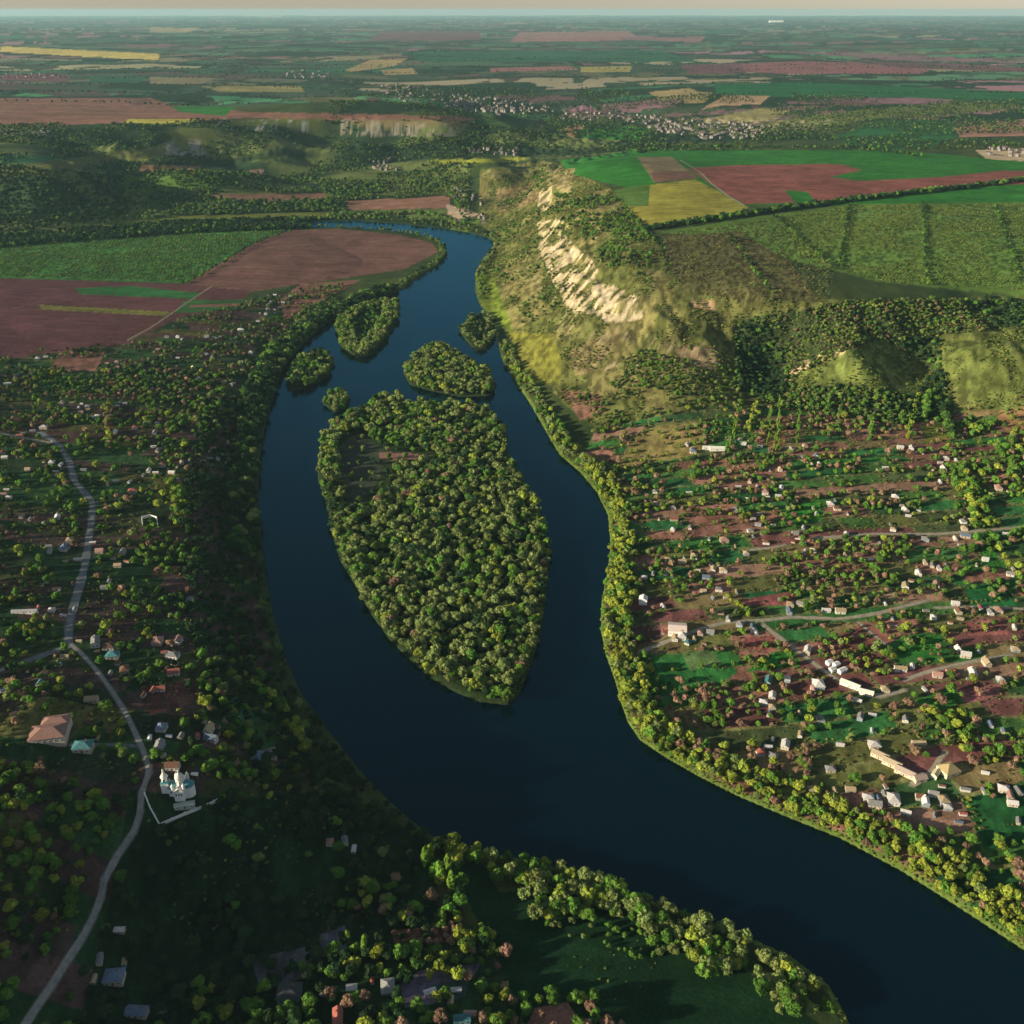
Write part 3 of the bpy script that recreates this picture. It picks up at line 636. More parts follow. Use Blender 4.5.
# ------------------------------------------------------------------ houses: place in the photo, roof colour, length in metres, shape, turn
# roof: w white metal, g grey slate, p pinkish tile, r red, t teal, n tan, b blue grey, o brown, d dark
HL = """687,445,w,9 693,452,b,10 733,441,g,8 689,493,w,9 656,504,p,9 673,508,g,8 674,520,r,11 673,530,w,8 724,541,p,12 738,487,w,9 655,492,g,8 743,444,w,10 760,447,g,8 771,450,w,9 791,449,w,8 805,446,p,9
757,487,w,8 750,482,p,9 765,493,p,13 770,500,r,10 781,489,w,12 778,496,w,9 746,499,w,8 816,456,b,9 812,465,n,9 819,464,w,8 830,505,w,11 837,509,o,10 816,514,w,8 803,528,w,9 795,534,g,9 798,538,p,8 746,554,n,9 750,531,g,8 758,525,g,9 766,543,o,9
805,552,w,9 813,551,w,8 900,448,w,10 911,449,w,11 946,459,w,9 940,463,w,8 943,470,w,12 956,461,w,10 940,482,w,9 998,489,p,13 895,498,w,11 905,511,w,11 908,516,w,8 963,522,g,9 971,520,w,8 964,529,n,9 955,539,w,9 965,537,b,13 1005,535,w,9 885,468,w,9 893,530,n,8
644,578,w,8 653,574,g,8 663,607,w,9 682,563,n,10 694,557,n,10 713,570,n,11 723,571,n,10 706,578,b,10 719,590,g,9 726,598,w,7 703,591,n,8 740,625,g,9 752,627,b,9 756,633,w,8 700,634,p,8 710,633,g,9 688,643,t,8 675,639,n,9 682,637,w,13
790,605,n,9 789,612,b,12 826,611,w,10 840,612,n,12 885,604,w,7 807,652,w,12 753,631,w,8 905,587,n,11 936,585,p,10 942,587,r,8 925,563,n,9 932,566,g,9 939,569,g,8 918,574,w,10 955,604,w,9 958,612,o,10 960,619,n,8 980,608,r,9 990,613,g,9 998,611,p,10 933,618,w,8 892,619,w,7 1014,628,w,9
958,651,w,10 965,656,w,11 912,667,w,8 972,674,w,12 937,676,p,10 900,670,n,13 986,664,n,12 950,672,r,9 768,682,t,13 787,680,w,8 818,686,w,14 813,690,p,9 857,701,w,9 772,697,w,10 763,703,w,9 772,708,n,8 785,746,w,11 768,747,w,8 760,753,r,9 773,757,g,9
872,715,w,8 860,718,g,9 874,746,w,11 918,745,n,13 990,725,b,9 972,748,p,7 868,799,w,10 874,806,g,12 893,801,w,13 878,800,b,9 925,803,w,10 920,798,o,9 905,814,w,9 943,801,n,10 947,808,w,8 985,773,w,7 1003,790,w,10 1009,796,p,12 1012,804,w,9 1018,792,g,10 933,795,g,9
846,535,w,9 800,457,g,9 780,470,n,9 760,515,g,8 735,510,g,9 690,528,g,8 668,560,n,9 728,620,g,8 800,605,g,9 870,560,w,8 880,545,g,9 925,540,g,10 845,555,n,8 985,560,w,8 1010,575,g,9 1015,650,n,9 1000,680,w,8 905,720,g,8 885,690,n,9 925,690,g,8 820,720,g,9 800,735,n,8 840,745,w,8 830,770,g,9 812,790,n,8 850,790,n,9 965,790,g,9
38,359,w,10 46,357,w,9 18,375,g,9 8,385,w,13 15,379,g,9 31,374,p,10 62,403,n,9 72,403,n,8 79,408,w,8 88,407,g,9 92,418,w,9 98,417,w,10 81,413,p,9 117,368,p,10 117,362,n,8 125,404,g,9 120,403,g,8 167,337,g,9 178,337,w,9 182,339,w,8 207,337,g,10 215,338,b,9 241,331,w,14 236,338,w,8
266,314,w,10 258,321,g,9 263,326,w,9 216,345,w,8 207,355,w,10 193,368,y,9 251,353,w,10 241,362,w,9 256,367,w,8 242,369,g,8 178,358,w,8 144,372,w,9 152,389,p,8 197,380,g,10 224,382,n,10 231,385,w,8 205,376,p,10 199,379,w,8 158,350,n,8 275,295,w,9 283,303,w,9 279,308,g,9 271,303,w,10 290,296,g,8 268,309,g,9
20,436,r,11 33,431,g,9 44,428,w,12 52,443,w,8 45,456,p,9 52,463,w,9 61,465,w,9 56,472,w,9 3,453,r,9 5,458,w,9 3,495,p,11 9,498,w,8 7,490,w,8 22,517,g,9 58,518,w,10 115,433,w,10 108,434,w,8 135,428,r,10 116,481,w,8 130,482,w,8 133,492,r,12 65,549,b,13 70,541,n,10 93,543,w,8 100,552,p,10 123,553,g,10
157,425,g,11 155,433,g,12 154,447,w,9 158,451,g,10 149,471,w,10 156,473,w,9 163,466,o,11 172,473,w,10 182,463,n,10 178,481,g,13 188,482,w,10 203,461,g,9 210,459,g,10 218,459,g,9 228,443,n,10 213,449,r,9 52,611,w,8 64,616,w,7 96,644,g,16 109,648,o,12 113,657,t,13 125,671,o,11 57,590,n,8 118,566,n,9 105,588,g,9
40,684,t,9 4,692,b,11 65,657,n,9 92,701,n,12 158,643,p,13 178,642,p,12 173,657,g,13 174,674,r,12 153,691,r,9 160,690,r,10 162,729,b,10 160,747,g,11 209,731,n,12 211,740,b,12 226,721,p,8 258,758,b,12 271,756,g,13 173,768,o,12 84,749,t,16 50,552,g,10 78,560,w,9 84,470,g,9 28,470,n,8 190,600,g,8 75,610,g,8
290,996,d,17 338,1019,r,13 352,989,w,8 388,989,g,12 430,993,w,9 462,1021,t,12 470,1015,p,9 345,842,g,8 354,850,w,8 115,979,b,14 138,1014,b,15 120,931,w,8 330,843,p,7 100,960,g,9"""
ROOFC = dict(w=(.62,.60,.57), g=(.24,.24,.24), p=(.42,.24,.20), r=(.34,.11,.085), t=(.07,.22,.24), n=(.42,.33,.20), b=(.14,.19,.27), o=(.17,.09,.06), d=(.06,.065,.07), y=(.62,.55,.25))
ROOFN = dict(w='white metal', g='grey slate', p='pinkish tiled', r='red tiled', t='teal metal', n='tan', b='blue grey', o='brown', d='dark', y='pale yellow')
hs = []
for tkn in HL.split():
    a, b2, c, l = tkn.split(','); hs.append((float(a), float(b2), c, float(l)))
_hx, _hy, _hz = ray([h[0] for h in hs], [h[1] + .5 for h in hs])
HOUSE_POS = [(float(_hx[i]), float(_hy[i]), hs[i][3] * .42 + 1.5, float(_hz[i])) for i in range(len(hs))]
SPECIAL = [(178,792,17),(185,807,11),(50,738,19),(677,632,16),(643,603,10),(717,450,13),(706,449,9),(880,757,9),(892,765,10),(905,774,11),(919,780,9),(948,772,13),(935,776,8),(850,686,11),(860,692,9),(866,694,8),(829,664,6),(836,666,6),(832,671,6),(842,672,7),(25,613,10)]
_sx, _sy, _sz = ray([s[0] for s in SPECIAL], [s[1] for s in SPECIAL])
for i, s in enumerate(SPECIAL): HOUSE_POS.append((float(_sx[i]), float(_sy[i]), s[2], float(_sz[i])))
SP = {(s[0], s[1]): (float(_sx[i]), float(_sy[i]), float(_sz[i])) for i, s in enumerate(SPECIAL)}
G_, O_, Y_, B_, D_, Pp, SG, SO, SB = range(9)
def W(**k):
    a = [0.] * 9
    for n, v in k.items(): a[dict(g=0, o=1, y=2, b=3, d=4, p=5, sg=6, so=7, sb=8)[n]] = v
    return a
HV = [(h[0], h[1], h[2]) for h in HOUSE_POS]
def iz(name): return inpoly(GX, GY, WI[name])
# river islands
clearing = zone([(336,444),(352,430),(392,437),(428,449),(432,463),(394,468),(388,488),(370,510),(352,522),(341,490)]); bare = zone([(372,450),(412,452),(438,456),(402,462),(376,460)]) | zone([(372,427),(405,424),(402,431),(378,433)])
sow(iz('big') & ~clearing & ~bare, 5.1, W(g=.17, o=.60, y=.08, b=.012, d=.14), (5, 13), zone_name='on the big river island', seed=1, road=0)
sow(iz('big') & clearing, 9, W(g=.5, o=.3, d=.2), (4, 8), keep=.5, zone_name='in the clearing of the big river island', seed=2)
sow(iz('big') & zone([(385,405),(440,405),(450,445),(400,448),(370,440)]) & ~bare, 7, W(g=.9, y=.1), (7, 11), zone_name='at the upper end of the big island', seed=3)
sow(iz('mid'), 5.2, W(g=.12, o=.68, y=.1, d=.1), (6, 13), zone_name='on the middle islet', seed=4)
sow(iz('ring') & (S < 12), 6, W(o=.7, d=.3), (6, 10), zone_name='on the ring-shaped islet', seed=5)
sow(iz('ring') & (S >= 16), 9, W(o=.4, d=.6), (4, 7), zone_name='on the ring-shaped islet', seed=6)
sow(iz('upper') & (S < 22), 5.6, W(g=.3, o=.6, y=.1), (9, 13), zone_name='on the upper islet', seed=7)
sow(iz('upper') & (S >= 22), 7.5, W(d=.5, g=.5), (5, 9), zone_name='on the upper islet', seed=8)
sow(iz('west'), 5.6, W(g=.4, d=.4, o=.2), (8, 13), zone_name='on the islet by the west bank', seed=9)
sow(iz('islet'), 6, W(o=.8, g=.2), (7, 11), zone_name='on the smallest islet', seed=10)
# river banks
sow((GX > 0) & (PY > 440) & (S > .2) & (S < 4.5), 1.9, W(sg=.35, so=.65), (.7, 1.7), seed=19, road=0, water=.2)
sow((GX < 0) & (PY > 840) & (S > .2) & (S < 6), 3, W(sg=.7, so=.3), (.8, 1.8), seed=20, road=0, water=.2)
ISL = np.zeros(GX.shape, bool)
for k in WI: ISL |= iz(k)
west_bank = (GX < -10) & (PY > 290) & (PY < 842) & ~ISL & (PX < 440)
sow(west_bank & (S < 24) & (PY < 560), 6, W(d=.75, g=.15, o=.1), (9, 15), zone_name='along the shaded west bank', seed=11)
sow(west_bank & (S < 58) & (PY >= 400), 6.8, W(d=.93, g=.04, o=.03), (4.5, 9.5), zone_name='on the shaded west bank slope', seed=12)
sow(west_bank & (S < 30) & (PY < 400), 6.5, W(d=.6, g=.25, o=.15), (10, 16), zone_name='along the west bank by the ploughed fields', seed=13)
east_bank = (GX > 0) & (PY > 440) & ~ISL & Z_EAST
sow(east_bank & (S > 1) & (S < 19) & (PY < 740), 5.0, W(g=.2, o=.25, y=.55), (6, 12), zone_name='along the sunlit east bank', seed=14, road=0)
sow(east_bank & (S > 1) & (S < 22) & (PY >= 730), 4.0, W(g=.22, o=.08, y=.64, b=.06), (4.5, 9), zone_name='along the sunlit east bank', seed=15, road=0)
sow((GX > -60) & (PY < 470) & (PY > 345) & (S > 2) & (S < 16) & ~ISL & (PX > 480), 7, W(g=.4, o=.4, y=.2), (7, 12), zone_name='along the east bank under the hill', seed=16)
sow((PY < 300) & (PY > 224) & (S > 1) & (S < 14) & (PX > 300) & (PX < 500) & ~ISL, 9, W(g=.3, d=.3, o=.4), (6, 10), zone_name='along the upper river bend', seed=17)
# foreground clumps on the point
for i, (pl, wt, hr, sp) in enumerate([
 ([(436,838),(460,834),(485,856),(478,866),(440,852)], W(y=.6, g=.2, o=.2), (5.98,11.9), 4.36), ([(420,860),(445,842),(470,880),(470,900),(450,915),(440,890)], W(g=.5, y=.2, d=.3), (5.98,11.9), 5.61),
 ([(478,845),(500,848),(545,858),(620,876),(625,895),(590,880),(540,868),(530,888),(490,882)], W(g=.3, o=.45, y=.25), (5.98,11.9), 4.99),
 ([(525,868),(600,885),(640,905),(640,925),(600,918),(560,925),(530,918),(522,895)], W(g=.3, o=.5, y=.2), (5.98,11.9), 4.67),
 ([(640,896),(690,912),(700,930),(690,955),(660,955),(640,925)], W(g=.5, o=.4, y=.1), (5.98,10.9), 4.99), ([(695,920),(735,935),(758,952),(745,970),(705,985),(692,960)], W(g=.3, o=.5, y=.2), (6.73,11.9), 4.67),
 ([(755,962),(785,965),(815,988),(832,1005),(828,1016),(780,1016),(755,995)], W(g=.3, o=.6, y=.1), (6.73,11.9), 4.99), ([(520,920),(640,925),(690,950),(640,960),(560,935)], W(g=.6, o=.4), (2.24,4.56), 4.99),
 ([(345,885),(395,880),(420,900),(455,905),(470,935),(440,928),(350,910)], W(g=.6, y=.2, b=.2), (4.49,9.12), 5.61), ([(392,932),(460,925),(468,942),(395,948)], W(b=1), (2.99,6.38), 3.12),
 ([(455,935),(485,928),(500,945),(480,950)], W(y=.7, g=.3), (5.24,10), 4.36), ([(305,955),(500,945),(520,970),(480,985),(400,975),(310,985)], W(g=.55, y=.25, b=.1, d=.1), (4.49,10), 5.61),
 ([(430,1000),(520,985),(600,1000),(640,1030),(430,1050),(280,1050),(300,985),(390,1000)], W(g=.5, y=.25, b=.25), (4.49,9.12), 5.92), ([(0,980),(30,985),(60,1050),(-40,1050)], W(g=.7, d=.3), (5.24,10), 6.23),
 ([(200,985),(300,995),(300,1060),(190,1060)], W(g=.6, d=.3, y=.1), (5.24,10), 6.23)]):
    sow(zone(pl), sp, wt, hr, zone_name='on the low point by the river', seed=30 + i, avoid=HV)
sow(near_shade & (S > 2), 7, W(d=.94, g=.04, o=.02), (4, 9), zone_name='in the dark wood below the church', seed=50, road=5, avoid=HV, keep=.9)
sow(zone([(-200,760),(0,760),(130,800),(128,840),(90,900),(40,960),(-200,960)]), 5.8, W(g=.62, d=.2, y=.14, b=.04), (4.5, 9.5), zone_name='on the wooded slope left of the winding road', seed=51, road=5, avoid=HV)
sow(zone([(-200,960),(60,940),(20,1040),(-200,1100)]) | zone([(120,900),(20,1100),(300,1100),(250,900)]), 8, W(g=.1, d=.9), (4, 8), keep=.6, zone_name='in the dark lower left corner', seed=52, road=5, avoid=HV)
# villages
vw = Z_WEST & (PY < 960)
vwv = vw & (PY > 372)
sow(vwv & (S > 50) & (PY < 790), 7.5, W(g=.5, o=.12, y=.12, b=.10, d=.16), (4, 8.5), clump_s=(32, .42, .58), zone_name='in the west village gardens', seed=60, avoid=HV)
sow(vwv & (S > 50) & (PY < 790), 15, W(g=.5, o=.1, y=.15, b=.15, d=.1), (5, 10), keep=.5, zone_name='in the west village gardens', seed=61, avoid=HV)
sow(zone([(120,372),(260,330),(300,290),(345,285),(290,335),(268,400),(260,430),(120,430)]) & (S > 14), 10, W(g=.4, o=.25, b=.1, d=.25), (5, 9), clump_s=(40, .38, .55), zone_name='at the top of the west village', seed=62, avoid=HV)
sow(vw & (S > 20) & (PY > 640) & (PY < 800) & (PX > 215), 7, W(g=.3, o=.1, y=.1, d=.5), (4.5, 9), clump_s=(36, .40, .55), zone_name='between the church and the river', seed=63, avoid=HV)
ve = Z_EAST
sow(ve & (S > 20) & ((ep < 4.5) | (n1 > .56)), 6.2, W(g=.46, o=.12, y=.14, b=.24, d=.04), (3.5, 8), clump_s=(38, .43, .56), zone_name='in the east village gardens', seed=70, avoid=HV)
sow(ve & (S > 20) & (ep < 5), 15, W(g=.4, o=.1, y=.15, b=.35), (4.5, 9), keep=.6, zone_name='in the east village gardens', seed=71, avoid=HV)
sow(ve & (PY > 690) & (S > 18), 10, W(g=.5, b=.4, y=.1), (5, 10), clump_s=(44, .42, .56), zone_name='in the orchards near the river', seed=72, avoid=HV)
sow(ve & (PX > 960) & (PY > 420) & (PY < 560), 9, W(g=.8, y=.2), (6, 11), clump_s=(40, .42, .55), zone_name='in the east village gardens', seed=73, avoid=HV)
sow(ve & (ep < 2.4) & (S > 20), 9, W(g=.5, b=.25, y=.25), (3, 6), keep=.35, zone_name='along the plot edges of the east village', seed=74, avoid=HV)
# low garden growth: vines, currants, weeds along the plots
sow(ve & (S > 4) & (ep < 3.2), 3.2, W(sg=.5, so=.3, sb=.2), (.8, 2.2), clump_s=(26, .36, .50), seed=76, avoid=HV)
sow(ve & (S > 4), 5.0, W(sg=.45, so=.25, sb=.3), (.8, 2.0), clump_s=(30, .54, .66), seed=77, avoid=HV)
sow(vwv & (S > 20), 4.6, W(sg=.6, so=.2, sb=.2), (.8, 2.4), clump_s=(30, .42, .60), seed=78, avoid=HV)
sow(zone([(500,900),(560,890),(640,920),(700,965),(790,1024),(560,1040),(500,960)]), 7, W(sg=.8, so=.2), (.6, 1.8), clump_s=(30, .52, .66), seed=79)
sow(zone([(0,354),(70,350),(130,344),(190,316),(250,302),(300,290),(345,286),(300,332),(270,400),(0,402)]) & (S > 14), 7.5, W(g=.3, o=.25, b=.2, d=.25), (3.5, 7), clump_s=(34, .40, .56), zone_name='at the top of the west village', seed=64, avoid=HV)
# hillside
scrub_ok = ~zone([(475,272),(490,268),(502,300),(515,335),(495,322),(480,302)]) & ~zone([(508,332),(552,334),(562,362),(560,384),(530,384)])
scrub_ok &= CHM < .3
sow(Z_HILL & scrub_ok & (MX < .7), 4.4, W(sg=.6, so=.3, sb=.1), (1.8, 3.8), clump_s=(30, .44, .64), seed=80, rmax=2400)
sow(Z_HILL & scrub_ok, 9, W(sg=.1, so=.6, sb=.3), (1.2, 2.4), keep=.35, seed=81, rmax=2400)
sow(Z_HILL & scrub_ok & (PX > 770), 6, W(sg=.5, so=.5), (1, 2.2), keep=.5, clump_s=(30, .45, .6), seed=96, rmax=2400)
knoll = zone([(862,342),(885,338),(934,370),(915,397),(850,386),(792,386),(800,374)]) | zone([(944,336),(1000,328),(1060,338),(1080,400),(1000,410),(966,395),(940,366)])
ravine = zone([(738,325),(775,325),(790,385),(770,415),(735,395)]) | zone([(895,345),(935,340),(945,395),(950,430),(905,425),(912,392)]) | zone([(960,296),(1100,296),(1100,330),(1000,332)])
sow(zr & ravine & ~knoll, 6, W(g=.2, d=.8), (5, 9), zone_name='in the wooded ravine', seed=87, rmax=2000)
sow(zr & ~knoll & ~ravine, 4.2, W(sg=.55, so=.3, sb=.15), (2, 4.5), seed=89, rmax=2000)
sow(zr & ~knoll & ~ravine, 6, W(g=.3, o=.34, d=.28, b=.08), (3, 6.5), clump_s=(45, .36, .58), zone_name='in the wooded ravine', seed=82, rmax=2000)
sow(zone([(560,375),(640,350),(740,370),(740,415),(680,425),(600,425)]) & Z_HILL, 6, W(g=.55, d=.25, o=.2), (3, 7), clump_s=(50, .36, .56), zone_name='at the foot of the hill', seed=83)
sow(zone([(780,388),(850,388),(915,400),(930,425),(780,418)]) & Z_HILL, 5.5, W(g=.6, d=.2, o=.2), (4, 7.5), zone_name='below the grassy knoll', seed=84)
sow(zone([(555,195),(600,190),(640,215),(655,250),(640,285),(600,262),(575,228),(555,215)]) & Z_HILL, 8, W(g=.7, d=.3), (5, 9), clump_s=(50, .42, .55), zone_name='on the hill above the chalk face', seed=85)
sow(zone([(470,230),(545,165),(570,230),(560,380),(530,340),(505,290)]) & Z_HILL & (S > 10) & scrub_ok, 10, W(g=.7, d=.2, o=.1), (4, 8), clump_s=(60, .48, .6), zone_name='on the slope below the chalk face', seed=86)
# orchards and vines on the plateau, in rows
def orchard(poly, sx, sy, ang, weights, hr, seed, keep=.9):
    g = np.random.default_rng(seed); p = np.array(poly, float); x, y, z = ray(p[:, 0], p[:, 1])
    X, Y = np.meshgrid(np.arange(x.min() - 50, x.max() + 50, sx), np.arange(y.min() - 50, y.max() + 50, sy)); X = X.ravel(); Y = Y.ravel()
    cx_, cy_ = X.mean(), Y.mean(); a, b2 = X - cx_, Y - cy_; X = cx_ + a * math.cos(ang) - b2 * math.sin(ang); Y = cy_ + a * math.sin(ang) + b2 * math.cos(ang)
    X = X + g.normal(size=len(X)) * .5; Y = Y + g.normal(size=len(X)) * .4
    ok = inpoly(X, Y, np.stack([x, y], 1)) & (g.random(len(X)) < keep) & (fbm(X / 60, Y / 60, seed, 2) > .33); X = X[ok]; Y = Y[ok]
    w = np.array(weights); w = w / w.sum()
    TREES.append((X, Y, H(X, Y), hr[0] + (hr[1] - hr[0]) * g.random(len(X)), g.choice(9, len(X), p=w), np.full(len(X), len(ZN)))); ZN.append('')
orchard([(778,216),(850,206),(921,204),(926,285),(884,282),(838,268),(800,255)], 4.6, 6.5, .05, W(so=.6, sg=.4), (1.6, 2.7), 401)
orchard([(924,204),(1024,204),(1200,206),(1200,292),(1024,290),(929,284)], 4.6, 6.5, .05, W(so=.45, sg=.55), (1.6, 2.7), 402)
orchard([(662,234),(776,218),(835,266),(830,300),(740,302),(690,294),(664,268)], 6, 10, .1, W(so=.3, sb=.5, sg=.2), (1.6, 3), 403, .7)
orchard([(-60,247),(0,246),(90,240),(180,231),(288,229),(252,240),(184,281),(0,276),(-60,280)], 6, 8, .25, W(sg=.8, so=.2), (2, 3.8), 404)
# shelter belts, hedges, poplar rows
belt = W(d=.7, g=.3)
rowtrees([(642,231),(700,222),(760,213),(850,201),(940,191),(1024,181),(1150,170)], 7, belt, (8, 12), 5, 1, n=3)
for a, b2 in (((850,205),(838,268)), ((922,203),(928,285)), ((995,205),(1020,282)), ((775,217),(836,270))): rowtrees([a, b2], 7, belt, (4, 7), 1, 7 + a[0])
rowtrees([(884,230),(925,230)], 8, belt, (4, 6), 2, 3); rowtrees([(636,151),(720,148),(860,148),(920,157)], 10, belt, (7, 11), 6, 4, n=2)
rowtrees([(732,238),(775,300)], 8, belt, (5, 8), 3, 5); rowtrees([(645,232),(664,250),(668,275)], 8, belt, (4, 7), 2, 6)
rowtrees([(185,284),(225,262),(255,243),(292,231)], 9, W(g=.5, d=.5), (5, 8), 3, 8); rowtrees([(0,243),(90,237),(180,228),(300,226)], 9, W(g=.4, d=.6), (8, 13), 6, 9, n=2)
rowtrees([(295,222),(350,216),(420,214),(470,228)], 9, W(o=.5, g=.5), (8, 13), 6, 10, n=2)
for i, (a, b2, hr, wt) in enumerate([((775,452),(781,400),(6,8),W(p=1)), ((797,446),(800,405),(4.5,6.5),W(p=1)), ((767,445),(770,408),(5,7),W(p=.7,g=.3)), ((728,455),(742,402),(5,8),W(p=.6,g=.4)), ((748,430),(757,402),(5,7),W(y=1)),
   ((907,440),(917,398),(6,9),W(p=.7,y=.3)), ((925,420),(928,395),(9,12),W(g=1)), ((952,440),(940,405),(9,13),W(d=.6,g=.4)), ((870,440),(872,418),(6,9),W(g=1))]):
    rowtrees([a, b2], 5, wt, hr, 1.2, 40 + i, 'in a long row running down to the east village')
for i, (a, b2, hr) in enumerate([((424,868),(432,862),(13,16)), ((443,882),(453,872),(13,17)), ((448,895),(456,885),(12,16)), ((362,950),(366,965),(9,12)), ((352,945),(356,950),(8,11))]):
    rowtrees([a, b2], 5, W(p=1), hr, 1.0, 60 + i, 'on the low point by the river')
rowtrees([(620,520),(626,560),(628,600),(622,650)], 6, W(y=.7, g=.3), (6, 10), 2, 70, 'along the sunlit east bank'); rowtrees([(258,690),(285,712),(305,735),(300,752)], 6, W(g=.4, y=.4, o=.2), (7, 11), 3, 71, 'in a hedge above the west bank', n=2)
rowtrees([(175,480),(178,500),(180,525),(195,535)], 6, W(g=.5, y=.5), (6, 9), 3, 72, 'in a garden hedge of the west village', n=2); rowtrees([(108,405),(109,425),(109,450)], 5, W(y=.4, b=.6), (6, 9), 1.5, 73, 'in a garden hedge of the west village')
rowtrees([(728,600),(745,612),(748,620)], 5, W(y=1), (5, 7), 1.5, 74, 'along the lane of the east village'); rowtrees([(948,470),(970,500),(985,530)], 6, W(g=.7, y=.3), (7, 11), 6, 75, 'in the green belt of the east village', n=3)
# the west hills and the far valley
OPEN = zone([(98,160),(140,150),(212,130),(216,138),(150,162)]) | zone([(90,226),(180,216),(330,212),(330,218),(180,221),(95,230)]) | zone([(195,195),(325,193),(328,199),(240,201)]) | zone([(140,165),(200,166),(200,172),(140,171)]) | zone([(160,140),(206,138),(208,157),(160,157)]) | zone([(340,118),(470,124),(455,138),(340,136)]) | zone([(0,168),(130,150),(140,156),(60,172),(0,172)]) | zone([(230,118),(320,117),(320,132),(230,130)])
wh_ok = Z_WHILL & ~OPEN & ~zone([(345,201),(450,196),(465,225),(350,212)]) & ~zone([(430,160),(530,157),(515,162),(440,164)])
sow(wh_ok & (S > 3), 11, W(g=.25, o=.12, d=.63), (5, 10), clump_s=(150, .44, .56), seed=90, rmax=3300)
sow(zone([(-300,248),(0,237),(90,229),(180,223),(310,219),(310,229),(180,234),(90,241),(0,248),(-300,285)]) & (S > 1), 8, W(d=.85, g=.15), (8, 14), seed=88, rmax=3000)
sow(zone([(-900,165),(0,165),(120,178),(130,215),(0,236),(-900,290)]) & (S > 2), 10, W(d=.9, g=.1), (7, 12), seed=91, rmax=3000)  # dark leaves stand in for the shade on this hillside
sow(zone([(120,165),(330,180),(470,180),(480,225),(330,222),(180,226),(110,222)]) & wh_ok & (S > 3), 10, W(g=.5, d=.3, o=.2), (6, 11), clump_s=(90, .36, .5), seed=92, rmax=3000)
town = zone([(380,88),(560,92),(700,108),(780,128),(700,148),(560,150),(500,125),(420,108)])
sow((zone([(330,84),(1024,100),(1024,150),(600,152),(330,150)]) | town) & (RG > 2300), 14, W(d=.75, g=.15, o=.1), (5, 9), clump_s=(200, .40, .56), seed=93, rmax=6500)
kfar = ~zone([(0,44),(60,47),(162,52),(160,62),(0,56)]) & (RG > 3800) & (RG < 9000) & (ef < 14)
sow(kfar, 24, W(d=1), (7, 11), seed=94, rmax=8000, keep=.8)

X, Y, Z, HT, KD, ZI = [np.concatenate([t[i] for t in TREES]) for i in range(6)]
px_, py_, dp_ = project(X, Y, Z)
vis = (Y > 40) & (px_ > -260) & (px_ < 1284) & (py_ < 1300)
X, Y, Z, HT, KD, ZI, px_, py_, dp_ = [a[vis] for a in (X, Y, Z, HT, KD, ZI, px_, py_, dp_)]
JV = np.array([rng.integers(0, NV[k]) for k in KD]); ROT = rng.random(len(X)) * 6.283
print('plants', len(X), 'trees', int((KD < 6).sum()))
inframe = (px_ > 4) & (px_ < 1020) & (py_ > 20) & (py_ < 1022)
big = HT / dp_
sel = np.zeros(len(X), bool)
t_ok = np.nonzero((KD < 5) & inframe)[0]; t_ok = t_ok[np.argsort(-big[t_ok])][:300]; sel[t_ok] = True
p_ok = np.nonzero((KD == 5) & inframe)[0]; p_ok = p_ok[np.argsort(-big[p_ok])][:300]; sel[p_ok] = True

# ------------------------------------------------------------------ words that single things out
LAND = [('the white church',180,790),('the road fork',70,650),('the big brown hipped roof',50,735),('the small teal roof',83,748),('the ruined white enclosure',150,520),('the large pale warehouse',677,628),
 ('the white riverside house',643,600),('the chain of long barns',893,764),('the pointed tan roof',948,767),('the long white building',717,448),('the upper road bend',93,503),
 ('the poplar row',778,430),('the big ploughed west field',80,350),('the west bank grove',258,700),('the two grey fields',300,955),('the tip of the low point',820,1000),('the brown orchard patch',430,937),
 ('the east bank meadow',680,675),('the big island tip',505,700),('the lane junction',768,620),('the grassy knoll',860,380),('the lone poplars',430,868),('the curved grey field',440,985),
 ('the bright green plot',805,515),('the upper lane end',1010,528),('the four white sheds',836,667),('the dark meadow',600,960),('the bottom left corner',10,1010),('the bottom bare field',560,1018),
 ('the right edge tan field',1015,425),('the lower road bend',118,855),('the church wall corner',160,826),('the east bank bend',650,745),('the right river edge',1015,930),('the foot of the chalk hill',620,440),
 ('x',0,0)][:-1]
ORD = ['nearest','second nearest','third nearest','fourth nearest','fifth nearest','sixth nearest','seventh nearest','eighth nearest','ninth nearest','tenth nearest','eleventh nearest','twelfth nearest',
       'thirteenth nearest','fourteenth nearest','fifteenth nearest','sixteenth nearest','seventeenth nearest','eighteenth nearest','nineteenth nearest','twentieth nearest']
DIRS = ['right of','above right of','above','above left of','left of','below left of','below','below right of']
def locate(items):
    """items: (px, py, noun phrase) -> labels made unique by place: direction from a landmark and rank along it"""
    info = []
    for i, (a, b2, ph) in enumerate(items):
        d = [(math.hypot(a - l[1], b2 - l[2]), j) for j, l in enumerate(LAND)]; dd, j = min(d)
        l = LAND[j]; an = math.atan2(l[2] - b2, a - l[1]); o = int(round(an / (math.pi / 4))) % 8
        info.append((j, o, ph, dd, i))
    out = [None] * len(items); seen = {}
    for j, o, ph, dd, i in sorted(info):
        k = (j, o, ph); n = seen.get(k, 0); seen[k] = n + 1
        tot = sum(1 for q in info if q[:3] == k)
        if tot == 1: out[i] = '%s %s %s' % (ph, DIRS[o], LAND[j][0])
        else: out[i] = '%s, %s, %s %s' % (ph, ORD[min(n, 19)], DIRS[o], LAND[j][0])
    return out
KC = ['fresh green', 'grey olive', 'yellow green', 'russet brown', 'dark green', 'green']
def tall(h, k): return ('tall ' if h > 11 else 'low ' if h < 7 else '')
ids = np.nonzero(sel)[0]
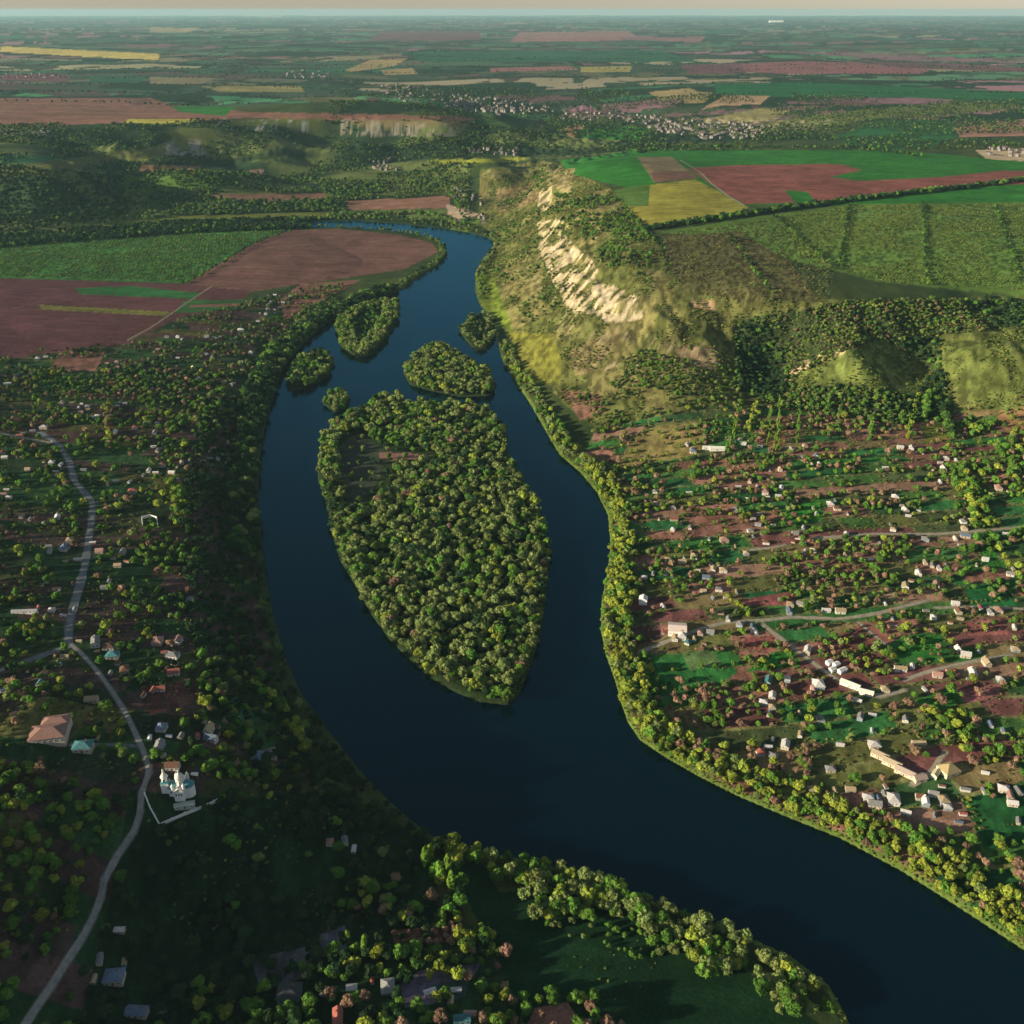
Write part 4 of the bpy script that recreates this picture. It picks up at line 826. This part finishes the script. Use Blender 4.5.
labs = locate([(px_[i], py_[i], ('slim pointed poplar' if KD[i] == 5 else tall(HT[i], 0) + KC[KD[i]] + ' tree')) for i in ids])
for n, i in enumerate(ids):
    pop = KD[i] == 5
    root = link(bpy.data.objects.new('poplar' if pop else 'broadleaf_tree', None)); root.empty_display_size = .5
    root.location = (X[i], Y[i], Z[i]); root.rotation_euler = (0, 0, ROT[i]); s = HT[i]; root.scale = (s, s, s)
    tag(root, labs[n], 'tree', ('poplars in rows' if pop else 'trees ' + (ZN[ZI[i]] or 'in the valley')))
    for nm, me in (('trunk', POPTRUNK if pop else TRUNKS[i % 3]), ('crown', CROWN[(int(KD[i]), int(JV[i]))])):
        c = link(bpy.data.objects.new(nm, me)); c.parent = root
# everything else as massed vegetation: one object for the trees, one for the scrub
def gn_tree():
    ng = bpy.data.node_groups.new('scatter', 'GeometryNodeTree'); ng.interface.new_socket('Geometry', in_out='INPUT', socket_type='NodeSocketGeometry'); ng.interface.new_socket('Geometry', in_out='OUTPUT', socket_type='NodeSocketGeometry')
    gi = ng.nodes.new('NodeGroupInput'); go = ng.nodes.new('NodeGroupOutput'); ip = ng.nodes.new('GeometryNodeInstanceOnPoints'); ci = ng.nodes.new('GeometryNodeCollectionInfo')
    ci.inputs['Collection'].default_value = srccol; ci.inputs['Separate Children'].default_value = True; ci.inputs['Reset Children'].default_value = True
    def attr(nm, ty):
        a = ng.nodes.new('GeometryNodeInputNamedAttribute'); a.data_type = ty; a.inputs['Name'].default_value = nm; return [s for s in a.outputs if s.enabled and s.name == 'Attribute'][0]
    ng.links.new(gi.outputs[0], ip.inputs['Points']); ng.links.new(ci.outputs[0], ip.inputs['Instance']); ip.inputs['Pick Instance'].default_value = True
    ng.links.new(attr('model', 'INT'), ip.inputs['Instance Index']); ng.links.new(attr('turn', 'FLOAT_VECTOR'), ip.inputs['Rotation']); ng.links.new(attr('size', 'FLOAT_VECTOR'), ip.inputs['Scale'])
    ng.links.new(ip.outputs[0], go.inputs[0]); return ng
NG = gn_tree()
def mass(name, m, label, cat):
    n = int(m.sum()); me = bpy.data.meshes.new(name); me.vertices.add(n); me.vertices.foreach_set('co', np.stack([X[m], Y[m], Z[m]], -1).astype(np.float32).ravel())
    a = me.attributes.new('model', 'INT', 'POINT'); a.data.foreach_set('value', np.array([SIDX[(int(k), int(j))] for k, j in zip(KD[m], JV[m])], np.int32))
    a = me.attributes.new('turn', 'FLOAT_VECTOR', 'POINT'); a.data.foreach_set('vector', np.stack([ROT[m] * 0, ROT[m] * 0, ROT[m]], -1).astype(np.float32).ravel())
    g = np.random.default_rng(3); w_ = HT[m] * g.uniform(.85, 1.2, n)
    a = me.attributes.new('size', 'FLOAT_VECTOR', 'POINT'); a.data.foreach_set('vector', np.stack([w_, HT[m] * g.uniform(.8, 1.25, n), HT[m] * g.uniform(.85, 1.1, n)], -1).astype(np.float32).ravel())
    o = link(bpy.data.objects.new(name, me)); md = o.modifiers.new('scatter', 'NODES'); md.node_group = NG
    tag(o, label, cat, kind='stuff')
mass('woodland', (KD < 6) & ~sel, 'massed trees of the islands, banks, gardens and hills', 'woodland')
mass('scrub', KD >= 6, 'scrub bushes on the hillside and low rows in the orchards', 'scrub')
print('plants built')
# ------------------------------------------------------------------ buildings
def obj_col_mat(name, lo=.8, hi=1.15, scale=.9, rough=.8, stripes=0):
    m, nt, b = mat(name); oi = N(nt, 'ShaderNodeObjectInfo'); c, nz = noise_mul(nt, oi.outputs['Color'], scale, lo, hi)
    nt.links.new(c, b.inputs['Base Color']); b.inputs['Roughness'].default_value = rough; return m
M_ROOF = obj_col_mat('roofing', .72, 1.15, 1.4, .7); M_WALL = obj_col_mat('wall_render', .85, 1.1, .8, .9)
def flat(name, col, rough=.8, metal=0):
    m, nt, b = mat(name); b.inputs['Base Color'].default_value = (*col, 1); b.inputs['Roughness'].default_value = rough; b.inputs['Metallic'].default_value = metal; return m
M_GLASS = flat('window_glass', (.03, .04, .05), .15); M_GLASS.node_tree.nodes['Principled BSDF'].inputs['Specular IOR Level'].default_value = .5
M_FRAME = flat('white_frame', (.75, .74, .7)); M_DOOR = flat('door_wood', (.16, .08, .04)); M_BRICK = flat('chimney_brick', (.30, .13, .09))
M_WHITE = flat('whitewash', (.86, .84, .80)); M_TEAL = flat('teal_roof_metal', (.07, .25, .28), .45); M_SILVER = flat('dome_metal', (.70, .68, .62), .4); M_GOLD = flat('gilt_cross', (.8, .6, .2), .3, 1.0)
class MB:
    def __init__(s): s.v = []; s.f = []
    def box(s, x0, x1, y0, y1, z0, z1):
        n = len(s.v); s.v += [(x, y, z) for x in (x0, x1) for y in (y0, y1) for z in (z0, z1)]
        s.f += [[n+a for a in q] for q in ((0,1,3,2),(4,6,7,5),(0,4,5,1),(2,3,7,6),(0,2,6,4),(1,5,7,3))]; return s
    def poly(s, vs, fs): n = len(s.v); s.v += vs; s.f += [[n + a for a in q] for q in fs]; return s
    def lathe(s, prof, n=16, cx=0, cy=0):
        b0 = len(s.v)
        for r, z in prof:
            for k in range(n): a = 2 * math.pi * k / n; s.v.append((cx + r * math.cos(a), cy + r * math.sin(a), z))
        for j in range(len(prof) - 1):
            for k in range(n): s.f.append([b0 + j * n + k, b0 + j * n + (k + 1) % n, b0 + (j + 1) * n + (k + 1) % n, b0 + (j + 1) * n + k])
        s.f.append([b0 + k for k in range(n)][::-1]); s.f.append([b0 + (len(prof) - 1) * n + k for k in range(n)]); return s
    def mesh(s, name, m):
        me = mesh_np(name, s.v, s.f, [m])
        bm = bmesh.new(); bm.from_mesh(me); bmesh.ops.recalc_face_normals(bm, faces=bm.faces); bm.to_mesh(me); bm.free(); return me
def gable_wall(L, Wd, h, rise, dep=1.6):
    a, b2 = L / 2, Wd / 2
    return MB().poly([(-a,-b2,-dep),(a,-b2,-dep),(a,b2,-dep),(-a,b2,-dep),(-a,-b2,h),(a,-b2,h),(a,b2,h),(-a,b2,h),(-a,0,h+rise),(a,0,h+rise)],
        [(0,1,5,4),(2,3,7,6),(1,2,6,9,5),(3,0,4,8,7),(4,5,9,8),(6,7,8,9),(0,3,2,1)])
def gable_roof(L, Wd, h, rise, ov=.45, t=.16):
    a, b2 = L / 2 + ov, Wd / 2 + ov; sl = rise / (Wd / 2); e = h - ov * sl + .03; r = h + rise + .03
    return MB().poly([(-a,-b2,e),(a,-b2,e),(a,0,r),(-a,0,r),(a,b2,e),(-a,b2,e),(-a,-b2,e+t),(a,-b2,e+t),(a,0,r+t),(-a,0,r+t),(a,b2,e+t),(-a,b2,e+t)],
        [(0,3,2,1),(3,5,4,2),(6,7,8,9),(9,8,10,11),(0,1,7,6),(4,5,11,10),(1,2,8,7),(2,4,10,8),(3,0,6,9),(5,3,9,11)])
def hip_wall(L, Wd, h, dep=1.6): return MB().box(-L/2, L/2, -Wd/2, Wd/2, -dep, h)
def hip_roof(L, Wd, h, rise, ov=.5, t=.16):
    a, b2 = L / 2 + ov, Wd / 2 + ov; q = max(a - b2, .02)
    return MB().poly([(-a,-b2,h+.01),(a,-b2,h+.01),(a,b2,h+.01),(-a,b2,h+.01),(-a,-b2,h+t),(a,-b2,h+t),(a,b2,h+t),(-a,b2,h+t),(-q,0,h+rise),(q,0,h+rise)],
        [(0,3,2,1),(0,1,5,4),(1,2,6,5),(2,3,7,6),(3,0,4,7),(4,5,9,8),(6,7,8,9),(5,6,9),(7,4,8)])
def window_meshes(): return MB().box(-.5,.5,-.05,.05,-.6,.6).mesh('window', M_FRAME), MB().box(-.40,.40,-.07,.07,-.5,.5).mesh('pane', M_GLASS)
WIN, PANE = window_meshes(); DOOR = MB().box(-.5,.5,-.05,.05,-1.05,1.05).mesh('door', M_DOOR); CHIM = MB().box(-.3,.3,-.3,.3,-1.0,1.1).mesh('chimney', M_BRICK)
PROTO = []
for (L, Wd, h, rise, hip) in ((9,6.5,2.9,2.0,0),(9,7.2,3.0,2.2,1),(9,5.2,2.7,1.5,0),(9,6.0,3.1,2.6,0),(9,8.0,3.0,2.6,1),(9,4.2,2.5,1.0,0)):
    PROTO.append((L, Wd, h, rise, hip, (hip_wall(L, Wd, h) if hip else gable_wall(L, Wd, h, rise)).mesh('wall', M_WALL), (hip_roof if hip else gable_roof)(L, Wd, h, rise).mesh('roof', M_ROOF)))
def child(nm, me, par, loc=(0,0,0), rz=0, sc_=(1,1,1), col=None):
    o = link(bpy.data.objects.new(nm, me)); o.parent = par; o.location = loc; o.rotation_euler = (0, 0, rz); o.scale = sc_
    if col is not None: o.color = (*col, 1)
    return o
WALLC = [((.70,.67,.60),'white'),((.58,.52,.42),'cream'),((.30,.36,.42),'blue grey'),((.48,.40,.32),'beige'),((.70,.68,.66),'white')]
g = np.random.default_rng(77)
items = []; meta = []
for i, (a, b2, c, l) in enumerate(hs):
    if b2 > 1030: continue
    pk = int(g.integers(0, 6)); wk = int(g.integers(0, 5)); big_ = l >= 12
    if l >= 13: pk = [1, 4, 2][i % 3]
    if c in 'w' and g.random() < .35: pk = 5 if l < 10 else pk
    shp = 'hipped' if PROTO[pk][4] else ('low shed' if pk == 5 else 'gabled')
    ph = ('%s%s house, %s roof' % ('large ' if big_ else 'small ' if l <= 8 else '', WALLC[wk][1], ROOFN[c])) if pk != 5 else ('%s outbuilding, %s roof' % (WALLC[wk][1], ROOFN[c]))
    items.append((a, b2, ph)); meta.append((i, pk, wk, c, l))
# sheds and summer kitchens in the yards of the houses
yard = []
for i in range(len(hs)):
    if hs[i][2] == 'y': continue
    for q in range(2):
        if g.random() < .42:
            x, y, rr_, z = HOUSE_POS[i]; a_ = g.uniform(0, 6.283); d_ = g.uniform(8, 13); yard.append((x + d_ * math.cos(a_), y + d_ * math.sin(a_)))
yx = np.array([p[0] for p in yard]); yy_ = np.array([p[1] for p in yard]); yz = H(yx, yy_); ok_ = (sdf_land(yx, yy_) > 12) & ~near_road(yx, yy_, 2)
for q in range(len(yard)):
    if not ok_[q] or any((yx[q] - h[0]) ** 2 + (yy_[q] - h[1]) ** 2 < 36 for h in HOUSE_POS): continue
    pa, pb, _ = project(yx[q], yy_[q], yz[q]); pa = float(pa); pb = float(pb)
    if not (5 < pa < 1018 and pb < 1015): continue
    c = 'wggnnoborg'[int(g.integers(0, 10))]; wk = int(g.integers(0, 5)); l = g.uniform(5.5, 8)
    hs.append((pa, pb, c, l)); HOUSE_POS.append((float(yx[q]), float(yy_[q]), 3, float(yz[q]))); items.append((pa, pb, '%s outbuilding, %s roof' % (WALLC[wk][1], ROOFN[c]))); meta.append((len(HOUSE_POS) - 1, 5 if q % 3 else 2, wk, c, l))
HSI = {}
labs = locate(items)
for n, (i, pk, wk, c, l) in enumerate(meta):
    x, y, rr_, z = HOUSE_POS[i]; L, Wd, h, rise, hip, wm_, rm_ = PROTO[pk]
    east = x > 0
    shed_ = items[n][2].find('outbuilding') >= 0; root = link(bpy.data.objects.new('outbuilding' if shed_ else 'house', None)); root.empty_display_size = 1
    root.location = (x, y, z + .2); root.rotation_euler = (0, 0, (0 if g.random() < .45 else math.pi / 2) + R(-12 if east else 6) + g.normal() * .16); s = l / 9.0 * .58; root.scale = (s, s * (1 if l < 12 else .9), min(s, 1.2))
    tag(root, labs[n], 'outbuilding' if shed_ else 'house', ('outbuildings' if shed_ else 'houses') + (' of the east village' if east else ' of the west village'))
    rc = np.array(ROOFC[c]) * g.uniform(.8, 1.15); wc = np.array(WALLC[wk][0]) * (g.uniform(.8, 1.05) if not shed_ else g.uniform(.55, .8))
    child('wall', wm_, root, col=wc); rf = child('roof', rm_, root, col=rc)
    if not shed_: child('chimney', CHIM, rf, (L * .2, Wd * .12, h + rise * .85))
    near = math.hypot(x, y) < 1150
    if near and not shed_:
        child('door', DOOR, root, (0, -Wd / 2 - .03, 1.05))
        for (wx, wy, rz) in ((-2.8, -Wd/2 - .03, 0), (2.8, -Wd/2 - .03, 0), (-L/2 - .03, -1.2, math.pi/2), (-L/2 - .03, 1.2, math.pi/2), (L/2 + .03, 0, math.pi/2)):
            wn = child('window', WIN, root, (wx, wy, 1.6), rz); child('pane', PANE, wn)
# special buildings
def hall(name, label, cat, key, L, Wd, h, rise, rot, rc, wc, hip=False, wins=4, chim=True):
    x, y, z = SP[key]; root = link(bpy.data.objects.new(name, None)); root.location = (x, y, z + .2); root.rotation_euler = (0, 0, R(rot)); root.scale = (.66, .66, .72); tag(root, label, cat)
    child('wall', (hip_wall(L, Wd, h, 3) if hip else gable_wall(L, Wd, h, rise, 3)).mesh('wall', M_WALL), root, col=wc)
    rf = child('roof', (hip_roof if hip else gable_roof)(L, Wd, h, rise).mesh('roof', M_ROOF), root, col=rc)
    if chim: child('chimney', CHIM, rf, (L * .2, 1, h + rise * .8))
    child('door', DOOR, root, (0, -Wd/2 - .03, 1.05))
    for k in range(wins):
        for sy in (-1, 1):
            wn = child('window', WIN, root, ((k + .5) / wins * L - L / 2 + (1.3 if abs((k + .5) / wins * L - L / 2) < 1.2 else 0), sy * (Wd/2 + .03), h * .55)); child('pane', PANE, wn)
    return root
hall('warehouse', 'large pale pink-roofed warehouse standing alone beside the east lane', 'warehouse', (677,632), 19, 17, 5.5, 2.2, -8, (.85,.70,.62), (.80,.74,.68), wins=5, chim=False)
hall('house', 'bright white two storey house near the east bank, left of the brown trees', 'house', (643,603), 9, 9, 5.6, 2.4, 78, (.85,.85,.82), (.86,.86,.84))
hall('school', 'long white-roofed building on the upper edge of the east village', 'school', (717,450), 22, 8, 3.8, 1.6, -4, (.82,.80,.72), (.78,.76,.70), wins=6)
hall('barn', 'smaller white wing left of the long white-roofed building', 'barn', (706,449), 10, 6, 3.2, 1.4, -4, (.70,.68,.60), (.72,.70,.66), wins=2, chim=False)
for k, (key, L, lab) in enumerate((((880,757),15,'first barn of the slanting chain, at its upper left end'), ((892,765),16,'second barn of the slanting chain, cream roofed'), ((905,774),17,'third barn of the slanting chain, pale pink roofed'), ((919,780),11,'last low barn of the slanting chain, at its lower right end'))):
    o = hall('barn', lab, 'barn', key, L, 7.5, 3.2, 1.8, -42 if k < 3 else 12, [(.46,.37,.25),(.50,.40,.27),(.50,.39,.33),(.42,.32,.26)][k], (.58,.49,.36), wins=4, chim=False); o['group'] = 'chain of barns'
hall('house', 'big house with steep pointed tan roof, right of the slanting chain of barns', 'house', (948,772), 15, 13, 3.6, 5.2, 20, (.40,.32,.16), (.74,.66,.44), hip=True)
hall('outbuilding', 'small cream arched outbuilding just left of the steep pointed tan roof', 'outbuilding', (935,776), 9, 5, 3, 1.6, 50, (.62,.56,.36), (.74,.70,.52), wins=2, chim=False)
hall('barn', 'long white barn slanting down right, below the four white sheds', 'barn', (850,686), 19, 6, 3, 1.5, -38, (.80,.76,.62), (.78,.74,.64), wins=4, chim=False)
hall('barn', 'white barn at the lower end of the long slanting white barn', 'barn', (866,694), 13, 6, 3, 1.5, -25, (.80,.76,.66), (.78,.74,.64), wins=3, chim=False)
for k, (key, lab) in enumerate((((829,664),'upper left one of four small white sheds'), ((836,666),'upper right one of four small white sheds'), ((832,671),'lower left one of four small white sheds'), ((842,672),'lower right, largest of four small white sheds'))):
    o = hall('shed', lab, 'shed', key, [6,6,6,9][k], 5, 2.8, 1.2, 30, (.84,.82,.78), (.84,.82,.78), wins=1, chim=False); o['group'] = 'four white sheds'
hall('barn', 'long narrow white-walled shed left of the village road above the fork', 'barn', (25,613), 25, 4, 2.8, .9, 4, (.40,.40,.42), (.75,.74,.74), wins=6, chim=False)
hall('barn', 'long grey-green shed on the lawn below the church', 'barn', (185,807), 15, 4.5, 2.6, 1.0, 14, (.42,.46,.40), (.5,.5,.45), wins=3, chim=False)
# big hipped building with a wing
x, y, z = SP[(50,738)]; root = link(bpy.data.objects.new('public_building', None)); root.location = (x, y, z + .2); root.rotation_euler = (0, 0, R(12)); tag(root, 'largest building of the west village, brown hipped roofs, left of the teal roof', 'building')
child('wall', MB().box(-9, 9, -6, 6, -3, 4.2).box(-5, 9, 6, 13, -3, 3.8).mesh('wall', M_WALL), root, col=(.55, .50, .44))
child('roof', hip_roof(18, 12, 4.2, 3.0).mesh('roof', M_ROOF), root, col=(.30, .17, .14)); rr2 = child('roof', hip_roof(14, 8, 3.8, 2.2).mesh('roof', M_ROOF), root, (2, 9.6, 0), col=(.32, .18, .15)); child('chimney', CHIM, rr2, (0, 1, 5.2))
for k in range(6):
    for zz in (2.2,): wn = child('window', WIN, root, (-7.5 + k * 3, -6.03, zz)); child('pane', PANE, wn)
    if k < 3:
        wn = child('window', WIN, root, (-9.03, -4 + k * 4, 2.6), math.pi / 2); child('pane', PANE, wn)
# church
x, y, z = SP[(178,792)]; root = link(bpy.data.objects.new('church', None)); root.location = (x, y, z + .3); root.rotation_euler = (0, 0, R(4)); root.scale = (.75, .75, .75); tag(root, 'white church with pointed bell tower, central dome and teal roof inside the pale wall', 'church')
nv = child('nave', MB().box(-4.5, 8, -4.2, 4.2, -3, 6.5).box(-.5, 6, -7, 7, -3, 6.2).lathe([(3.9, -3), (3.9, 6.2)], 14, 8, 0).mesh('nave', M_WHITE), root)
nr = child('roof', gable_roof(12.5, 8.4, 6.5, 2.4).mesh('roof', M_TEAL), root, (1.75, 0, 0)); child('roof', gable_roof(14, 6.5, 6.2, 2.2).mesh('roof', M_SILVER), root, (2.75, 0, 0), math.pi / 2)
child('apse_roof', MB().lathe([(4.3, 6.25), (4.3, 6.4), (2.2, 8.2), (.05, 9.2)], 14).mesh('apse_roof', M_TEAL), root, (8, 0, 0))
bt = child('bell_tower', MB().box(-2.6, 2.6, -2.6, 2.6, -3, 9.5).lathe([(2.2, 9.5), (2.2, 14)], 8).mesh('bell_tower', M_WHITE), root, (-7.2, 0, 0))
child('spire', MB().lathe([(2.7, 14), (2.5, 14.4), (1.9, 15.4), (1.0, 17.0), (.55, 18.6), (.8, 19.2), (.6, 19.8), (.12, 20.8), (.04, 21.6)], 12).mesh('spire', M_SILVER), bt)
child('cross', MB().box(-.07, .07, -.07, .07, 21.4, 23.4).box(-.55, .55, -.06, .06, 22.5, 22.7).mesh('cross', M_GOLD), bt)
for sx, sy, rz in ((-1, 0, math.pi/2), (0, -1, 0), (1, 0, math.pi/2), (0, 1, 0)): child('bell_opening', MB().box(-.6, .6, -.05, .05, -1.2, 1.2).mesh('bell_opening', M_GLASS), bt, (sx * 2.16, sy * 2.16, 11.8), rz)
for k in range(1): child('tower_roof', MB().poly([(-2.9,-2.9,9.5),(2.9,-2.9,9.5),(2.9,2.9,9.5),(-2.9,2.9,9.5),(-2.1,-2.1,10.6),(2.1,-2.1,10.6),(2.1,2.1,10.6),(-2.1,2.1,10.6)], [(0,3,2,1),(0,1,5,4),(1,2,6,5),(2,3,7,6),(3,0,4,7),(4,5,6,7)]).mesh('tower_roof', M_TEAL), bt)
dm = child('drum', MB().lathe([(2.7, 6), (2.7, 12.2)], 12).mesh('drum', M_WHITE), root, (2.75, 0, 0))
child('dome', MB().lathe([(3.0, 12.2), (3.1, 12.6), (3.0, 13.6), (2.3, 15.0), (1.2, 16.0), (.5, 16.8), (.7, 17.6), (.5, 18.2), (.08, 19.4)], 16).mesh('dome', M_SILVER), dm); child('cross', MB().box(-.06, .06, -.06, .06, 19.2, 21).box(-.5, .5, -.05, .05, 20.2, 20.4).mesh('cross', M_GOLD), dm)
for k in range(8):
    a = k * math.pi / 4 + .2; wn = child('window', WIN, dm, (2.72 * math.cos(a), 2.72 * math.sin(a), 10), a + math.pi / 2, (.7, 1, 1.5)); child('pane', PANE, wn)
for sx in (-.9, 6.4):
    for sy in (-5.6, 5.6):
        tt = child('turret', MB().lathe([(1.1, 6), (1.1, 9.4)], 8).mesh('turret', M_WHITE), root, (sx, sy, 0)); child('dome', MB().lathe([(1.25, 9.4), (1.3, 9.9), (.9, 10.8), (.2, 11.8), (.04, 12.8)], 10).mesh('dome', M_SILVER), tt)
for wx in (-3, 1, 2.8, 4.6): 
    yy = -4.23 if wx < 0 else -7.03
    wn = child('window', WIN, root, (wx, yy, 3.2), 0, (1, 1, 1.8)); child('pane', PANE, wn)
child('door', DOOR, root, (-9.84, 0, 1.2), math.pi / 2, (1.6, 1, 1.3))
def wall_line(name, label, pts, h, th, m, cat='wall', closed=False, posts=True):
    p = dens(pts, 4)[:len(pts) * 4 - 3]; x, y, z = ray(p[:, 0], p[:, 1]); z0 = float(z.min()); mb = MB(); pm = MB()
    for i in range(len(x) - 1):
        d = np.array([x[i+1] - x[i], y[i+1] - y[i]]); l = np.linalg.norm(d) + 1e-6; nx_, ny_ = -d[1] / l * th / 2, d[0] / l * th / 2
        vs = []
        for j in (i, i + 1):
            for s in (-1, 1):
                for zz in (z[j] - 1, z[j] + h): vs.append((x[j] + nx_ * s, y[j] + ny_ * s, zz))
        mb.poly(vs, [(0,1,3,2),(4,6,7,5),(0,4,5,1),(2,3,7,6),(0,2,6,4),(1,5,7,3)])
    root = link(bpy.data.objects.new(name, None)); root.location = (x[0], y[0], z[0]); tag(root, label, cat)
    me = mb.mesh('wall_panel', m); me.transform(__import__('mathutils').Matrix.Translation((-x[0], -y[0], -z[0]))); child('wall_panel', me, root)
    if posts:
        pp = MB().box(-.3, .3, -.3, .3, -1, h + .35).mesh('post', m)
        for i in range(0, len(x), 2): child('post', pp, root, (x[i] - x[0], y[i] - y[0], z[i] - z[0]))
wall_line('boundary_wall', 'low whitewashed wall bending round the church lawn', [(145,795),(150,808),(160,826),(185,815),(208,806),(220,800),(222,794)], 1.6, .5, M_WHITE)
wall_line('boundary_wall', 'ruined pale enclosure wall in the middle of the west village', [(143,527),(142,519),(150,517),(157,519),(158,527)], 2.4, .5, M_WHITE, posts=False)
# far towns: too many small roofs to count
fx = []; g = np.random.default_rng(12); mbw = MB(); mbr = MB()
def towns(poly, n, s=1.):
    p = np.array(poly, float); x0, y0 = p.min(0); x1, y1 = p.max(0); q = g.uniform((x0, y0), (x1, y1), (n * 3, 2)); q = q[inpoly(q[:, 0], q[:, 1], p)][:n]
    x, y, z = ray(q[:, 0], q[:, 1])
    for a, b2, c in zip(x, y, z):
        L = g.uniform(7, 14) * s; Wd = g.uniform(6, 9) * s; h = g.uniform(3, 6); t = g.uniform(0, 3.14); ct, st = math.cos(t), math.sin(t)
        for mb, src in ((mbw, gable_wall(L, Wd, h, 2.5, 4)), (mbr, gable_roof(L, Wd, h, 2.5))):
            mb.poly([(a + u_ * ct - v_ * st, b2 + u_ * st + v_ * ct, c + w_ + .3) for u_, v_, w_ in src.v], src.f)
towns([(380,82),(440,92),(540,104),(560,112),(500,116),(440,106),(390,100)], 150); towns([(440,100),(500,104),(530,112),(460,112)], 60, 1.3); towns([(560,110),(660,116),(690,130),(640,124),(560,120)], 70)
towns([(640,116),(760,124),(780,138),(700,140),(650,130)], 130); towns([(470,146),(520,150),(520,156),(470,154)], 25, .7); towns([(370,160),(400,160),(400,172),(370,170)], 20, .6); towns([(450,182),(486,205),(492,226),(478,222),(455,200)], 20, .6)
towns([(290,70),(330,72),(330,80),(280,78)], 30); towns([(10,72),(60,74),(60,78),(0,77)], 25); towns([(985,148),(1024,150),(1024,158),(985,156)], 14, .9)
fwm = flat('town_walls', (.23, .215, .20)); frm = flat('town_roofs', (.14, .11, .10))
vs = mbw.v + mbr.v; fs = [list(f) for f in mbw.f] + [[a + len(mbw.v) for a in f] for f in mbr.f]
me = mesh_np('distant_houses', vs, fs, [fwm, frm], mi=[0] * len(mbw.f) + [1] * len(mbr.f)); tag(link(bpy.data.objects.new('distant_houses', me)), 'scattered small white houses of the far villages across the valley', 'houses', kind='stuff')
x, y, z = ray1(776, 22.5); wh_ = MB().box(-170, 170, -40, 40, -5, 42).mesh('wall', M_WALL); root = link(bpy.data.objects.new('factory', None)); root.location = (x, y, z); tag(root, 'long white factory hall on the horizon', 'factory'); child('wall', wh_, root, col=(.85,.85,.83)); child('roof', gable_roof(340, 80, 42, 9).mesh('roof', M_ROOF), root, col=(.8,.8,.8))
print('buildings built')
# ------------------------------------------------------------------ light, air, camera
SUN_EL, SUN_AZ = R(13.5), R(17)        # low sun on the left, a little behind the viewer
sd = np.array([-math.cos(SUN_AZ) * math.cos(SUN_EL), -math.sin(SUN_AZ) * math.cos(SUN_EL), math.sin(SUN_EL)])
from mathutils import Vector
sl = bpy.data.lights.new('sun', 'SUN'); sl.energy = 5.0; sl.angle = R(.5); sl.color = (1.0, .86, .62)
so = link(bpy.data.objects.new('sun', sl)); so.rotation_euler = Vector(sd).to_track_quat('Z', 'Y').to_euler(); so.location = (-500, -200, 900)
w = bpy.data.worlds.new('World'); bpy.context.scene.world = w; w.use_nodes = True
nt = w.node_tree; bg = nt.nodes['Background']; sky = N(nt, 'ShaderNodeTexSky', sky_type='NISHITA'); sky.sun_disc = False
sky.sun_elevation = SUN_EL; sky.sun_rotation = math.atan2(sd[0], sd[1]); sky.air_density = 1.15; sky.dust_density = 0.15; sky.ozone_density = 2.6
hsw = N(nt, 'ShaderNodeHueSaturation'); hsw.inputs['Saturation'].default_value = .55; nt.links.new(sky.outputs[0], hsw.inputs['Color']); nt.links.new(hsw.outputs[0], bg.inputs[0]); bg.inputs[1].default_value = .06
# haze
hv = bpy.data.meshes.new('haze'); X0, X1, Y0, Y1, Z0, Z1 = -62000, 62000, -62000, 62000, -6, 420
vs = [(x, y, z) for x in (X0, X1) for y in (Y0, Y1) for z in (Z0, Z1)]
hv.from_pydata(vs, [], [(0,1,3,2),(4,6,7,5),(0,4,5,1),(2,3,7,6),(0,2,6,4),(1,5,7,3)])
hm = bpy.data.materials.new('air'); hm.use_nodes = True; nt = hm.node_tree; nt.nodes.clear()
out = N(nt, 'ShaderNodeOutputMaterial'); pv = N(nt, 'ShaderNodeVolumePrincipled'); pv.inputs['Color'].default_value = (.50, .84, .95, 1); pv.inputs['Density'].default_value = 2.3e-5; pv.inputs['Anisotropy'].default_value = .1
nt.links.new(pv.outputs[0], out.inputs['Volume']); hv.materials.append(hm)
HAZE = True
if HAZE: tag(link(bpy.data.objects.new('haze', hv)), kind='stuff')
cd = bpy.data.cameras.new('camera'); cd.sensor_width = 36; cd.lens = F / 1024 * 36; cd.clip_start = 1; cd.clip_end = 200000
co = link(bpy.data.objects.new('camera', cd)); co.location = (0, 0, CAMZ); co.rotation_euler = (math.pi / 2 - PITCH, 0, 0)
sc = bpy.context.scene; sc.camera = co
sc.view_settings.view_transform = 'Standard'; sc.view_settings.look = 'None'; sc.view_settings.gamma = 1; sc.view_settings.exposure = .78
sc.render.engine = 'CYCLES'; cy = sc.cycles
cy.max_bounces = 4; cy.diffuse_bounces = 2; cy.glossy_bounces = 2; cy.transmission_bounces = 2; cy.volume_bounces = 0; cy.transparent_max_bounces = 4
cy.use_denoising = True; cy.caustics_reflective = False; cy.caustics_refractive = False
